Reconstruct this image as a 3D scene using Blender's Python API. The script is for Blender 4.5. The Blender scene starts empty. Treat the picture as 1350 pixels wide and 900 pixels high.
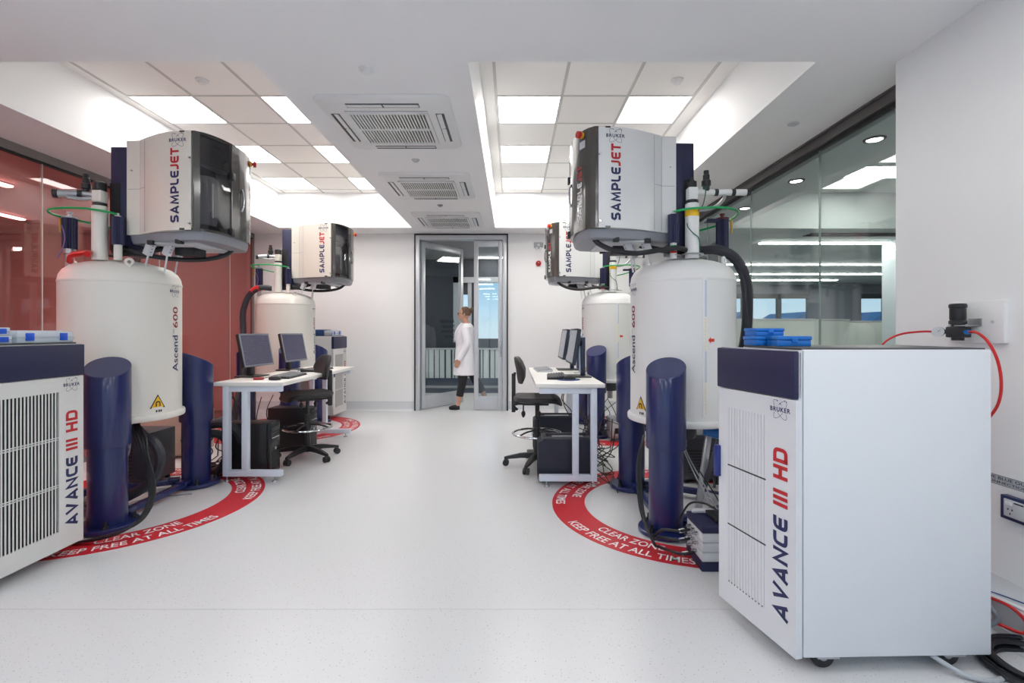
import bpy, bmesh, math, random
from math import sin, cos, tan, pi, radians as R, sqrt, atan2
from mathutils import Vector, Matrix
random.seed(11)
SC = bpy.context.scene
COL = SC.collection
V = Vector

# ------------------------------------------------------------------ materials
def lin(c):
    out = []
    for x in c[:3]:
        x = x / 255.0
        out.append(x / 12.92 if x <= 0.04045 else ((x + 0.055) / 1.055) ** 2.4)
    return (*out, 1.0)

MATS = {}
def mat(name, c, rough=0.5, metal=0.0, var=0.03, scale=30.0, coat=0.0, spec=0.5, bump=0.0):
    if name in MATS: return MATS[name]
    m = bpy.data.materials.new(name); m.use_nodes = True
    nt = m.node_tree; b = nt.nodes['Principled BSDF']
    col = lin(c)
    tc = nt.nodes.new('ShaderNodeTexCoord'); nz = nt.nodes.new('ShaderNodeTexNoise')
    nz.inputs['Scale'].default_value = scale; nz.inputs['Detail'].default_value = 3
    nt.links.new(tc.outputs['Object'], nz.inputs['Vector'])
    mx = nt.nodes.new('ShaderNodeMix'); mx.data_type = 'RGBA'
    mx.inputs[6].default_value = tuple(max(0, x * (1 - var)) for x in col[:3]) + (1,)
    mx.inputs[7].default_value = tuple(min(1, x * (1 + var)) for x in col[:3]) + (1,)
    nt.links.new(nz.outputs['Fac'], mx.inputs[0]); nt.links.new(mx.outputs[2], b.inputs['Base Color'])
    b.inputs['Roughness'].default_value = rough; b.inputs['Metallic'].default_value = metal
    b.inputs['Specular IOR Level'].default_value = spec
    if coat: b.inputs['Coat Weight'].default_value = coat; b.inputs['Coat Roughness'].default_value = 0.08
    if bump:
        bp = nt.nodes.new('ShaderNodeBump'); bp.inputs['Strength'].default_value = bump; bp.inputs['Distance'].default_value = 0.002
        n2 = nt.nodes.new('ShaderNodeTexNoise'); n2.inputs['Scale'].default_value = scale * 8
        nt.links.new(tc.outputs['Object'], n2.inputs['Vector'])
        nt.links.new(n2.outputs['Fac'], bp.inputs['Height']); nt.links.new(bp.outputs['Normal'], b.inputs['Normal'])
    MATS[name] = m; return m

def emis(name, c, s):
    if name in MATS: return MATS[name]
    m = bpy.data.materials.new(name); m.use_nodes = True
    nt = m.node_tree; nt.nodes.clear()
    o = nt.nodes.new('ShaderNodeOutputMaterial'); e = nt.nodes.new('ShaderNodeEmission')
    e.inputs['Color'].default_value = lin(c); e.inputs['Strength'].default_value = s
    nt.links.new(e.outputs[0], o.inputs[0]); MATS[name] = m; return m

def glass(name, tint, refl=0.9, base=0.04, rough=0.0):
    """thin pane: tinted see-through plus a Schlick mirror reflection"""
    if name in MATS: return MATS[name]
    m = bpy.data.materials.new(name); m.use_nodes = True
    nt = m.node_tree; nt.nodes.clear(); N = nt.nodes.new; L = nt.links.new
    o = N('ShaderNodeOutputMaterial'); t = N('ShaderNodeBsdfTransparent'); g = N('ShaderNodeBsdfGlossy'); mx = N('ShaderNodeMixShader')
    t.inputs[0].default_value = (*tint, 1); g.inputs['Roughness'].default_value = rough
    g.inputs[0].default_value = (1, 1, 1, 1)
    lw = N('ShaderNodeLayerWeight'); lw.inputs[0].default_value = 0.5
    p = N('ShaderNodeMath'); p.operation = 'POWER'; p.inputs[1].default_value = 5
    q = N('ShaderNodeMath'); q.operation = 'MULTIPLY_ADD'; q.inputs[1].default_value = refl; q.inputs[2].default_value = base
    L(lw.outputs['Facing'], p.inputs[0]); L(p.outputs[0], q.inputs[0]); L(q.outputs[0], mx.inputs[0])
    L(t.outputs[0], mx.inputs[1]); L(g.outputs[0], mx.inputs[2]); L(mx.outputs[0], o.inputs[0])
    MATS[name] = m; return m

# ------------------------------------------------------------------ mesh builder
class MB:
    def __init__(s): s.v = []; s.f = []; s.mi = []; s.cur = 0; s.nocalc = False
    def add(s, vs, fs):
        n = len(s.v); s.v += [tuple(p) for p in vs]
        for f in fs: s.f.append(tuple(i + n for i in f)); s.mi.append(s.cur)
        return s
    def box(s, x0, x1, y0, y1, z0, z1, bev=0, seg=2, M=None):
        x0, x1 = min(x0, x1), max(x0, x1); y0, y1 = min(y0, y1), max(y0, y1); z0, z1 = min(z0, z1), max(z0, z1)
        vs = [V((x, y, z)) for z in (z0, z1) for y in (y0, y1) for x in (x0, x1)]
        fs = [(0, 2, 3, 1), (4, 5, 7, 6), (0, 1, 5, 4), (2, 6, 7, 3), (0, 4, 6, 2), (1, 3, 7, 5)]
        if bev > 0:
            bm = bmesh.new(); bv = [bm.verts.new(p) for p in vs]
            for f in fs: bm.faces.new([bv[i] for i in f])
            bmesh.ops.bevel(bm, geom=bm.edges[:], offset=min(bev, 0.49 * min(x1 - x0, y1 - y0, z1 - z0)), segments=seg, profile=0.5, affect='EDGES')
            bm.verts.index_update(); vs = [v.co.copy() for v in bm.verts]; fs = [tuple(v.index for v in f.verts) for f in bm.faces]; bm.free()
        if M is not None: vs = [M @ p for p in vs]
        return s.add(vs, fs)
    def ring(s, c, ax, r, n, ry=None, up=None):
        ax = V(ax).normalized(); u = V(up) if up else (V((0, 0, 1)) if abs(ax.z) < 0.95 else V((1, 0, 0)))
        a = ax.cross(u).normalized(); b = a.cross(ax).normalized(); ry = r if ry is None else ry
        return [V(c) + a * (r * cos(2 * pi * i / n)) + b * (ry * sin(2 * pi * i / n)) for i in range(n)]
    def loft(s, rings, cap=True, closed=False):
        n = len(rings[0]); vs = [p for r in rings for p in r]; fs = []; k = len(rings)
        for j in range(k if closed else k - 1):
            for i in range(n):
                a = j * n + i; b = j * n + (i + 1) % n; j2 = (j + 1) % k
                fs.append((a, b, j2 * n + (i + 1) % n, j2 * n + i))
        if cap and not closed: fs.append(tuple(range(n))[::-1]); fs.append(tuple((k - 1) * n + i for i in range(n)))
        return s.add(vs, fs)
    def cyl(s, p0, p1, r0, r1=None, n=20, cap=True):
        ax = V(p1) - V(p0); r1 = r0 if r1 is None else r1
        return s.loft([s.ring(p0, ax, r0, n), s.ring(p1, ax, r1, n)], cap)
    def tube(s, pts, r, n=8, sm=6, closed=False):
        pts = [V(p) for p in pts]; rs = r if isinstance(r, (list, tuple)) else [r] * len(pts)
        if sm > 1:
            q = []; qr = []; m = len(pts)
            for i in range(m if closed else m - 1):
                g = (lambda k: pts[k % m]) if closed else (lambda k: pts[max(0, min(m - 1, k))])
                p0, p1, p2, p3 = g(i - 1), g(i), g(i + 1), g(i + 2)
                for k in range(sm):
                    t = k / sm
                    q.append(0.5 * ((2 * p1) + (p2 - p0) * t + (2 * p0 - 5 * p1 + 4 * p2 - p3) * t * t + (3 * p1 - p0 - 3 * p2 + p3) * t ** 3))
                    qr.append(rs[i % m] * (1 - t) + rs[(i + 1) % m] * t)
            if not closed: q.append(pts[-1]); qr.append(rs[-1])
            pts, rs = q, qr
        m = len(pts); rings = []; up = None
        for i in range(m):
            d = (pts[(i + 1) % m] - pts[i - 1]) if closed else (pts[min(m - 1, i + 1)] - pts[max(0, i - 1)])
            if d.length < 1e-9: d = V((0, 0, 1))
            d.normalize()
            if up is None: up = d.orthogonal().normalized()
            up = up - d * up.dot(d)
            if up.length < 1e-6: up = d.orthogonal()
            up.normalize(); b = d.cross(up)
            rings.append([pts[i] + (up * cos(2 * pi * k / n) + b * sin(2 * pi * k / n)) * rs[i] for k in range(n)])
        return s.loft(rings, True, closed)
    def lathe(s, prof, n=48, c=(0, 0, 0)):
        return s.loft([[V((c[0] + r * cos(2 * pi * i / n), c[1] + r * sin(2 * pi * i / n), c[2] + z)) for i in range(n)] for r, z in prof], True)
    def prism(s, poly, z0, z1, fn=None):
        fn = fn or (lambda x, y, z: V((x, y, z))); n = len(poly)
        vs = [fn(x, y, z0) for x, y in poly] + [fn(x, y, z1) for x, y in poly]
        fs = [tuple(range(n))[::-1], tuple(range(n, 2 * n))] + [(i, (i + 1) % n, n + (i + 1) % n, n + i) for i in range(n)]
        return s.add(vs, fs)
    def torus(s, c, ax, r, rr, n=32, m=8):
        ax = V(ax).normalized(); a = ax.orthogonal().normalized(); b = ax.cross(a)
        rings = []
        for i in range(n):
            d = a * cos(2 * pi * i / n) + b * sin(2 * pi * i / n)
            rings.append([V(c) + d * (r + rr * cos(2 * pi * k / m)) + ax * (rr * sin(2 * pi * k / m)) for k in range(m)])
        return s.loft(rings, False, True)
    def ball(s, c, rx, ry=None, rz=None, n=16, m=10, M=None):
        ry = rx if ry is None else ry; rz = rx if rz is None else rz; c = V(c)
        rings = []
        for j in range(m + 1):
            t = -pi / 2 + pi * j / m; e = max(cos(t), 0.02)
            rr = [V((rx * e * cos(2 * pi * i / n), ry * e * sin(2 * pi * i / n), rz * sin(t))) for i in range(n)]
            if M is not None: rr = [M @ p for p in rr]
            rings.append([c + p for p in rr])
        return s.loft(rings, True)
    def flat(s, vf, fn):
        return s.add([fn(x, y) for x, y in vf[0]], vf[1])
    def build(s, name, mats, parent=None, ang=35, recalc=True):
        me = bpy.data.meshes.new(name)
        me.from_pydata(s.v, [], s.f)
        mats = mats if isinstance(mats, (list, tuple)) else [mats]
        for m in mats: me.materials.append(m)
        for p, i in zip(me.polygons, s.mi): p.material_index = min(i, len(mats) - 1)
        if recalc:
            bm = bmesh.new(); bm.from_mesh(me); bmesh.ops.recalc_face_normals(bm, faces=bm.faces[:]); bm.to_mesh(me); bm.free()
        me.polygons.foreach_set('use_smooth', [True] * len(me.polygons))
        me.set_sharp_from_angle(angle=R(ang)); me.update()
        o = bpy.data.objects.new(name, me); COL.objects.link(o)
        if parent is not None: o.parent = parent
        return o

def tag(o, label=None, cat=None, group=None, kind=None):
    if label: o['label'] = label
    if cat: o['category'] = cat
    if group: o['group'] = group
    if kind: o['kind'] = kind
    return o
def thing(name, label, cat, loc=(0, 0, 0), rz=0.0, group=None):
    o = bpy.data.objects.new(name, None); COL.objects.link(o); o.empty_display_size = 0.1
    o.location = loc; o.rotation_euler = (0, 0, rz)
    return tag(o, label, cat, group)
def struct(o): o['kind'] = 'structure'; return o
KIDS = {}
def kids(o): return [c for c in COL.objects if c.parent == o]
def copy_tree(o, parent=None, skip=()):
    c = o.copy(); COL.objects.link(c)
    if parent is not None: c.parent = parent
    for ch in kids(o):
        if ch.name.split('.')[0] in skip: continue
        copy_tree(ch, c, skip)
    return c

# ------------------------------------------------------------------ lettering
_TC = {}
def font2d(txt, bold=0.0, space=1.0):
    k = (txt, bold, space)
    if k not in _TC:
        cu = bpy.data.curves.new('lettering', 'FONT'); cu.body = txt; cu.size = 1.0; cu.offset = bold; cu.space_character = space; cu.resolution_u = 3
        ob = bpy.data.objects.new('lettering', cu); COL.objects.link(ob)
        dg = bpy.context.evaluated_depsgraph_get()
        me = bpy.data.meshes.new_from_object(ob.evaluated_get(dg))
        vs = [(v.co.x, v.co.y) for v in me.vertices]; fs = [tuple(p.vertices) for p in me.polygons]
        bpy.data.objects.remove(ob); bpy.data.curves.remove(cu); bpy.data.meshes.remove(me)
        _TC[k] = (vs, fs)
    return _TC[k]
def fit2d(vf, w=None, h=None, cx=0.0, y0=0.0, hcap=None):
    """scale to width w (or keep the aspect) and height h, centred on cx with the bottom at y0"""
    vs, fs = vf; xs = [p[0] for p in vs]; ys = [p[1] for p in vs]
    x0, x1, a, b = min(xs), max(xs), min(ys), max(ys)
    sy = h / (b - a); sx = w / (x1 - x0) if w else sy
    return [((x - (x0 + x1) / 2) * sx + cx, (y - a) * sy + y0) for x, y in vs], fs

def rnd(pts, r=0.2, n=4):
    out = [pts[0][:2]]
    for i in range(1, len(pts) - 1):
        p = V(pts[i][:2]); a = V(pts[i - 1][:2]); b = V(pts[i + 1][:2])
        if len(pts[i]) > 2: out.append(tuple(p)); continue
        ra = min(r, (a - p).length * 0.5, (b - p).length * 0.5)
        p0 = p + (a - p).normalized() * ra; p2 = p + (b - p).normalized() * ra
        for k in range(n + 1):
            t = k / n; out.append(tuple((1 - t) ** 2 * p0 + 2 * t * (1 - t) * p + t * t * p2))
    out.append(pts[-1][:2]); return out
def ribbon(pts, t, closed=False):
    P = [V(p) for p in pts]; n = len(P); vs = []; fs = []
    for i in range(n):
        d0 = (P[i] - P[i - 1]) if (i > 0 or closed) else (P[1] - P[0]); d1 = (P[(i + 1) % n] - P[i]) if (i < n - 1 or closed) else d0
        d0 = d0.normalized(); d1 = d1.normalized()
        n0 = V((-d0.y, d0.x)); n1 = V((-d1.y, d1.x)); m = n0 + n1
        m = m.normalized() if m.length > 1e-6 else n0
        k = t / 2 / max(0.5, m.dot(n0)); vs += [tuple(P[i] + m * k), tuple(P[i] - m * k)]
    for i in range(n if closed else n - 1):
        j = (i + 1) % n; fs.append((2 * i, 2 * i + 1, 2 * j + 1, 2 * j))
    return vs, fs
TH = 0.235; H_ = TH / 2
def glyph(c):
    h = H_; s = 1
    G = {
        'S': (0.82, [[(0.80, 1 - h), (h, 1 - h), (h, 0.5), (0.82 - h, 0.5), (0.82 - h, h), (0.02, h)]]),
        'A': (0.98, [[(h * .8, 0), (0.49, 1 - h, s), (0.98 - h * .8, 0)], [(0.2, 0.27), (0.78, 0.27)]]),
        'M': (1.12, [[(h, 0), (h + .1, 1 - h, s), (0.56, 0.22, s), (1.02 - h, 1 - h, s), (1.12 - h, 0)]]),
        'P': (0.84, [[(h, 0), (h, 1 - h, s), (0.84 - h, 1 - h), (0.84 - h, 0.38), (h, 0.38)]]),
        'L': (0.70, [[(h, 1), (h, h), (0.70, h)]]),
        'E': (0.80, [[(0.80, 1 - h), (h, 1 - h), (h, h), (0.80, h)], [(h, 0.5), (0.74, 0.5)]]),
        'J': (0.62, [[(0.62 - h, 1), (0.62 - h, h), (0, h)]]),
        'T': (0.82, [[(0, 1 - h), (0.82, 1 - h)], [(0.41, 0), (0.41, 1 - h)]]),
        'V': (0.98, [[(h * .8, 1), (0.49, h, s), (0.98 - h * .8, 1)]]),
        'N': (0.90, [[(h, 0), (h, 1 - h, s), (0.90 - h, h, s), (0.90 - h, 1)]]),
        'C': (0.80, [[(0.80, 1 - h), (h, 1 - h), (h, h), (0.80, h)]]),
        'I': (TH, [[(h, 0), (h, 1)]]),
        'H': (0.86, [[(h, 0), (h, 1)], [(0.86 - h, 0), (0.86 - h, 1)], [(h, 0.5), (0.86 - h, 0.5)]]),
        'D': (0.90, [[(h, 0.0), (h, 1 - h, s), (0.90 - h, 1 - h), (0.90 - h, h), (0, h)]]),
        ' ': (0.34, []),
    }
    return G[c]
def wide2d(txt, gap=0.15, shear=0.0):
    x = 0; out = []
    for c in txt:
        w, strokes = glyph(c); vs = []; fs = []
        for st in strokes:
            a, b = ribbon(rnd(st, 0.26), TH); n = len(vs); vs += a; fs += [tuple(i + n for i in f) for f in b]
        out.append(([(p[0] + x + shear * p[1], p[1]) for p in vs], fs)); x += w + gap
    return out, x - gap
def wide_word(txt, parts, length, height, x0=0.0, shear=0.0):
    """parts: list of letter counts per colour; returns one 2d mesh per colour, x from x0 to x0+length"""
    g, w = wide2d(txt, shear=shear); k = length / w; out = []; i = 0
    for n in parts:
        vs = []; fs = []
        for a, b in g[i:i + n]:
            m = len(vs); vs += [(p[0] * k + x0, p[1] * height) for p in a]; fs += [tuple(q + m for q in f) for f in b]
        out.append((vs, fs)); i += n
    return out
def emblem2d(w):
    """bold word between two crossed orbit ellipses with a few electrons"""
    vs, fs = fit2d(font2d('BRUKER', 0.03, 1.2), w, w * 0.18, 0, -w * 0.09); vs = list(vs); fs = list(fs)
    for sg in (1, -1):
        a = R(48) * sg; pts = []
        for i in range(29):
            t = 2 * pi * (i / 28) * 0.93 + (0.35 if sg > 0 else 2.4); ex, ey = 0.45 * w * cos(t), 0.17 * w * sin(t)
            pts.append((ex * cos(a) - ey * sin(a), ex * sin(a) + ey * cos(a)))
        b, c = ribbon(pts, w * 0.016); n = len(vs); vs += b
        fs += [tuple(q + n for q in f) for f in c if min(abs(b[q][1]) for q in f) > w * .10]
        for k in (0, -1):
            n = len(vs); vs += [(pts[k][0] + w * .028 * cos(j * pi / 4), pts[k][1] + w * .028 * sin(j * pi / 4)) for j in range(8)]; fs.append(tuple(range(n, n + 8)))
    return vs, fs
# ------------------------------------------------------------------ palette
WALL = mat('wall_paint', (234, 235, 236), 0.55, var=0.01, bump=0.03)
CEIL = mat('ceiling_paint', (238, 239, 240), 0.6, var=0.01)
TILE = mat('ceiling_tile', (242, 240, 237), 0.8, var=0.02, scale=80)
GRID = mat('ceiling_grid', (190, 188, 186), 0.6)
ALU = mat('aluminium', (196, 200, 206), 0.35, metal=0.35)
ALU_D = mat('dark_header', (96, 93, 92), 0.4, metal=0.3)
SEAL = mat('black_seal', (22, 22, 24), 0.6)
WHITE = mat('white_enamel', (226, 227, 227), 0.35, var=0.01)
OFFWHITE = mat('offwhite_enamel', (222, 220, 213), 0.4, var=0.01)
NAVY = mat('navy_enamel', (25, 36, 90), 0.28, var=0.05, coat=0.35)
NAVYP = mat('navy_panel', (27, 31, 68), 0.5, var=0.04)
INKN = mat('navy_ink', (32, 38, 88), 0.5)
INKR = mat('red_ink', (186, 32, 38), 0.5)
INKK = mat('black_ink', (24, 26, 40), 0.5)
INKW = mat('white_ink', (236, 236, 236), 0.5)
BLK = mat('black_plastic', (30, 31, 34), 0.45)
BLKM = mat('black_matt', (24, 24, 27), 0.7)
DKG = mat('dark_grey', (66, 68, 74), 0.5)
GRY = mat('mid_grey', (150, 153, 158), 0.45)
LTG = mat('light_grey', (196, 199, 203), 0.45)
CHR = mat('chrome', (205, 207, 210), 0.15, metal=1.0)
STEEL = mat('steel', (176, 178, 182), 0.35, metal=0.7)
REDP = mat('red_plastic', (196, 30, 32), 0.4)
REDV = mat('red_vinyl', (190, 26, 40), 0.45, var=0.04)
GREEN = mat('green_hose', (24, 164, 88), 0.35)
DGREEN = mat('dark_green_wire', (14, 92, 74), 0.4)
YEL = mat('yellow_tape', (240, 190, 30), 0.5)
BLUEB = mat('blue_plastic', (22, 110, 196), 0.35)
BLUEL = mat('blue_latch', (16, 84, 206), 0.35)
RUBBER = mat('hose_rubber', (44, 46, 54), 0.55, var=0.08)
CABLE = mat('cable_sheath', (28, 29, 33), 0.45)
CABLEG = mat('grey_cable_sheath', (168, 172, 176), 0.5)
BEIGE = mat('beige_enamel', (196, 186, 170), 0.5)
BRASS = mat('brass', (190, 150, 70), 0.3, metal=0.9)
LAMP = emis('lit_panel', (255, 251, 246), 12.5)
FILL_F = emis('added_panel_front', (255, 255, 253), 10.5)
LAMP_O = emis('lit_panel_office', (255, 250, 240), 30.0)

# speckled vinyl floor
def floor_mat(name, base, dark, amt=0.5):
    m = bpy.data.materials.new(name); m.use_nodes = True; nt = m.node_tree; b = nt.nodes['Principled BSDF']; N = nt.nodes.new; L = nt.links.new
    tc = N('ShaderNodeTexCoord'); vo = N('ShaderNodeTexNoise'); vo.inputs['Scale'].default_value = 130; vo.inputs['Detail'].default_value = 0
    gt = N('ShaderNodeMath'); gt.operation = 'GREATER_THAN'; gt.inputs[1].default_value = 0.76
    m2 = N('ShaderNodeMath'); m2.operation = 'MULTIPLY'; m2.inputs[1].default_value = amt
    mx = N('ShaderNodeMix'); mx.data_type = 'RGBA'; mx.inputs[6].default_value = lin(base); mx.inputs[7].default_value = lin(dark)
    L(tc.outputs['Object'], vo.inputs['Vector'])
    L(vo.outputs['Fac'], gt.inputs[0]); L(gt.outputs[0], m2.inputs[0]); L(m2.outputs[0], mx.inputs[0])
    L(mx.outputs[2], b.inputs['Base Color']); b.inputs['Roughness'].default_value = 0.3; b.inputs['Specular IOR Level'].default_value = 0.4
    return m
FLOOR = floor_mat('floor_vinyl', (206, 207, 209), (120, 122, 126), 0.55)
CARPET = mat('office_carpet', (150, 152, 152), 0.9, var=0.1)
OFFC = mat('office_ceiling', (170, 178, 178), 0.8)

ZS = 2.80      # soffit height
ZC = 3.32      # tiled ceiling height
YB = 7.66      # back wall
XL, XR, XG = -4.10, 2.21, 2.45
YF = -3.0
C0, C1 = 2.78, 7.22    # coffers front and back
# ---------------------------------------------------------------- shell
m = MB(); m.box(XL - .1, XG + .1, YF, YB + .1, -0.1, 0); struct(m.build('floor', FLOOR))
m = MB(); m.box(-6, 3.4, YB + .1, 12, -0.1, 0); struct(m.build('floor_corridor', FLOOR))
m = MB(); m.box(XG + .1, 16, -3, 18, -0.1, 0); struct(m.build('floor_office', CARPET))
m = MB(); m.box(-9, XL - .1, -3, 9, -0.1, 0); struct(m.build('floor_annex', CARPET))
m = MB(); m.box(-3.9, XR - .25, 2.176, 2.180, 0, .0006); struct(m.build('floor_seam', mat('weld_line', (186, 188, 190), .4)))
# back wall with the door opening, coved skirting
D0, D1 = -1.545, -0.062
m = MB(); m.box(XL - .1, D0, YB, YB + .1, 0, 3.6); m.box(D1, XG + .1, YB, YB + .1, 0, 3.6); m.box(D0, D1, YB, YB + .1, 2.795, 3.6)
struct(m.build('wall_back', WALL))
COVE = mat('cove_vinyl', (206, 208, 212), 0.4)
def cove(m, x0, x1, y, sgn=-1):
    prof = [(0, 0.15), (0.006, 0.15), (0.008, 0.05), (0.016, 0.02), (0.04, 0.004), (0.04, 0), (0, 0)]
    m.loft([[V((x, y + sgn * a, b)) for a, b in prof] for x in (x0, x1)])
m = MB(); cove(m, XL, D0 - .01, YB); cove(m, D1 + .01, XG, YB); struct(m.build('baseboard_back', COVE))
# right pier wall and its return
m = MB(); m.box(XR, XG + .1, YF, C0 + .005, 0, 3.6); struct(m.build('wall_right', WALL))
m = MB()
prof = [(0, 0.15), (0.006, 0.15), (0.008, 0.05), (0.016, 0.02), (0.04, 0.004), (0.04, 0), (0, 0)]
m.loft([[V((2.0 - a, y, b * .3)) for a, b in prof] for y in (YF, C0)]); struct(m.build('baseboard_right', COVE))
m = MB(); m.box(2.0, XR, YF, C0, 0, .143, .004); struct(m.build('trim_1', mat('skirting_duct', (198, 201, 206), .45)))
# left wall in front of the glass, wall behind the camera with a wide window opening
m = MB(); m.box(XL - .1, XL, YF, 1.4, 0, 3.6); struct(m.build('wall_left', WALL))
m = MB()
WX0, WX1, WZ0, WZ1 = -3.7, 2.0, 0.5, 2.6
m.box(XL - .1, WX0, YF - .1, YF, 0, 3.6); m.box(WX1, XG + .1, YF - .1, YF, 0, 3.6); m.box(WX0, WX1, YF - .1, YF, 0, WZ0); m.box(WX0, WX1, YF - .1, YF, WZ1, 3.6)
struct(m.build('wall_front', WALL))
m = MB()
for i in range(5):
    x = WX0 + (WX1 - WX0) * i / 4; m.box(x - .03, x + .03, YF - .09, YF - .01, WZ0, WZ1)
m.box(WX0, WX1, YF - .09, YF - .01, WZ0, WZ0 + .06); m.box(WX0, WX1, YF - .09, YF - .01, WZ1 - .06, WZ1)
w3 = struct(m.build('window_3', ALU))
# ceiling: plaster soffit with two coffers
LX0, LX1, RX0, RX1 = -3.48, -1.493, -0.252, 1.75
m = MB()
m.box(XL - .1, XG + .1, YF, C0, ZS, ZS + .9); m.box(XL - .1, XG + .1, C1, YB, ZS, ZS + .9)
m.box(XL - .1, LX0, C0, C1, ZS, ZS + .9); m.box(LX1, RX0, C0, C1, ZS, ZS + .9); m.box(RX1, XG + .1, C0, C1, ZS, ZS + .9)
m.box(LX0 - .2, RX1 + .2, C0 - .2, C1 + .2, ZC + .05, ZC + .15)
struct(m.build('ceiling', CEIL))
# tiled lids of the coffers, one mesh each: tiles with grid lines, holes where the light panels sit
COLSX = {'l': [-3.39, -2.81, -2.23, -1.65], 'r': [-0.14, 0.44, 1.02, 1.60]}
ROWS = [2.55 + 0.5675 * i for i in range(9)]
ROWS = [4.25 - 0.565 * 2 - .02, 4.25 - .565, 4.25, 4.8125, 5.38, 5.9425, 6.505, 7.04]
LIT = {(c, r) for c in (0, 2) for r in (2, 4, 6)}
for key, (a, b) in (('l', (LX0, LX1)), ('r', (RX0, RX1))):
    xs = COLSX[key]; m = MB()
    ROWB = [C0] + ROWS[1:] + [C1] if ROWS[0] < C0 else [C0] + ROWS + [C1]
    full_y = sorted(set([C0] + [y for y in ROWS if y > C0 + .05] + [C1]))
    m.box(a, xs[0] - .012, C0, C1, ZC, ZC + .03); m.box(xs[3] + .012, b, C0, C1, ZC, ZC + .03)
    g = .006
    for i in range(3):
        for j in range(len(full_y) - 1):
            y0, y1 = full_y[j], full_y[j + 1]
            lit = i in (0, 2) and any(abs(y0 - q) < .02 for q in (4.25, 5.38, 6.505))
            if not lit: m.box(xs[i] + g, xs[i + 1] - g, y0 + g, y1 - g, ZC + .002, ZC + .03)
    m.cur = 1
    for x in xs: m.box(x - .012, x + .012, C0, C1, ZC - .002, ZC + .004)
    for y in full_y[1:-1]: m.box(xs[0], xs[3], y - .01, y + .01, ZC - .001, ZC + .005)
    m.box(a, b, C0, C1, ZC + .031, ZC + .05)
    struct(m.build('ceiling_tiles_' + ('left' if key == 'l' else 'right'), [TILE, GRID]))
    side = 'over the red glass side' if key == 'l' else 'over the clear glass side'
    for i, where in ((0, 'outer column' if key == 'l' else 'column by the bulkhead'), (2, 'column by the bulkhead' if key == 'l' else 'outer column')):
        for y, ro in ((4.25, 'front row'), (5.38, 'middle row'), (6.505, 'back row')):
            t = thing('ceiling_light', f'square lit ceiling panel {side}, {where}, {ro}', 'ceiling light', ((xs[i] + xs[i + 1]) / 2, y + .28, ZC), 0, 'lit square panels in the tiled ceiling')
            w, d = .272, .266
            q = MB(); q.box(-w, w, -d, d, .004, .02); q.build('diffuser', LAMP, t)
            q = MB()
            for s in (-1, 1): q.box(s * w, s * (w + .012), -d - .012, d + .012, -.002, .02); q.box(-w, w, s * d, s * (d + .012), -.002, .02)
            q.build('light_frame', WHITE, t)

# unseen soffit panels added to brighten the front part of the room
for i, (x, y) in enumerate([(x, y) for y in (-1.9, -.3, 1.2) for x in (-3.0, -.9, 1.2)]):
    t = thing('ceiling_light', 'unseen soffit panel added to light the front of the room, ' + ('window', 'middle', 'inner')[i // 3] + ' row, ' + ('red glass', 'centre', 'pier wall')[i % 3] + ' side', 'ceiling light', (x, y, ZS), 0, 'unseen panels added over the front of the room')
    q = MB(); q.box(-.28, .28, -.28, .28, -.012, -.002); q.build('diffuser', FILL_F, t)
    q = MB()
    for s_ in (-1, 1): q.box(s_ * .28, s_ * .295, -.295, .295, -.014, 0); q.box(-.28, .28, s_ * .28, s_ * .295, -.014, 0)
    q.build('light_frame', WHITE, t)

# small ceiling fittings
def disc(name, label, cat, x, y, z, r, h, ma, group=None):
    t = thing(name, label, cat, (x, y, z), 0, group)
    q = MB(); q.lathe([(r, 0), (r, -h * .35), (r * .8, -h * .5)], 28); q.build('base_plate', ma, t)
    q = MB(); q.lathe([(r * .72, -h * .5), (r * .6, -h), (r * .1, -h * 1.08)], 24); q.build('cover', ma, t)
disc('smoke_detector', 'round white detector on the plaster soffit ahead of the first air cassette', 'smoke detector', -.86, 2.86, ZS, .045, .022, WHITE)
disc('smoke_detector', 'round white detector on a ceiling tile above the red glass side', 'smoke detector', -2.55, 3.98, ZC, .05, .03, WHITE)
disc('smoke_detector', 'round white detector on a ceiling tile above the clear glass side', 'smoke detector', 1.36, 3.98, ZC, .05, .03, WHITE)
disc('ceiling_sprinkler', 'flat round cap on the soffit strip beside the clear glass wall', 'sprinkler', 2.1, 3.61, ZS, .04, .012, LTG)
disc('ceiling_sprinkler', 'small round cap on the bulkhead between first and second air cassettes', 'sprinkler', -.87, 4.36, ZS, .035, .02, LTG)
disc('ceiling_sprinkler', 'small round cap on the bulkhead between second and third air cassettes', 'sprinkler', -.88, 5.92, ZS, .035, .02, GRY)
disc('ceiling_sprinkler', 'small round cap on the soffit just above the glass door end wall', 'sprinkler', .55, 7.42, ZS, .05, .01, LTG)

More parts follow.
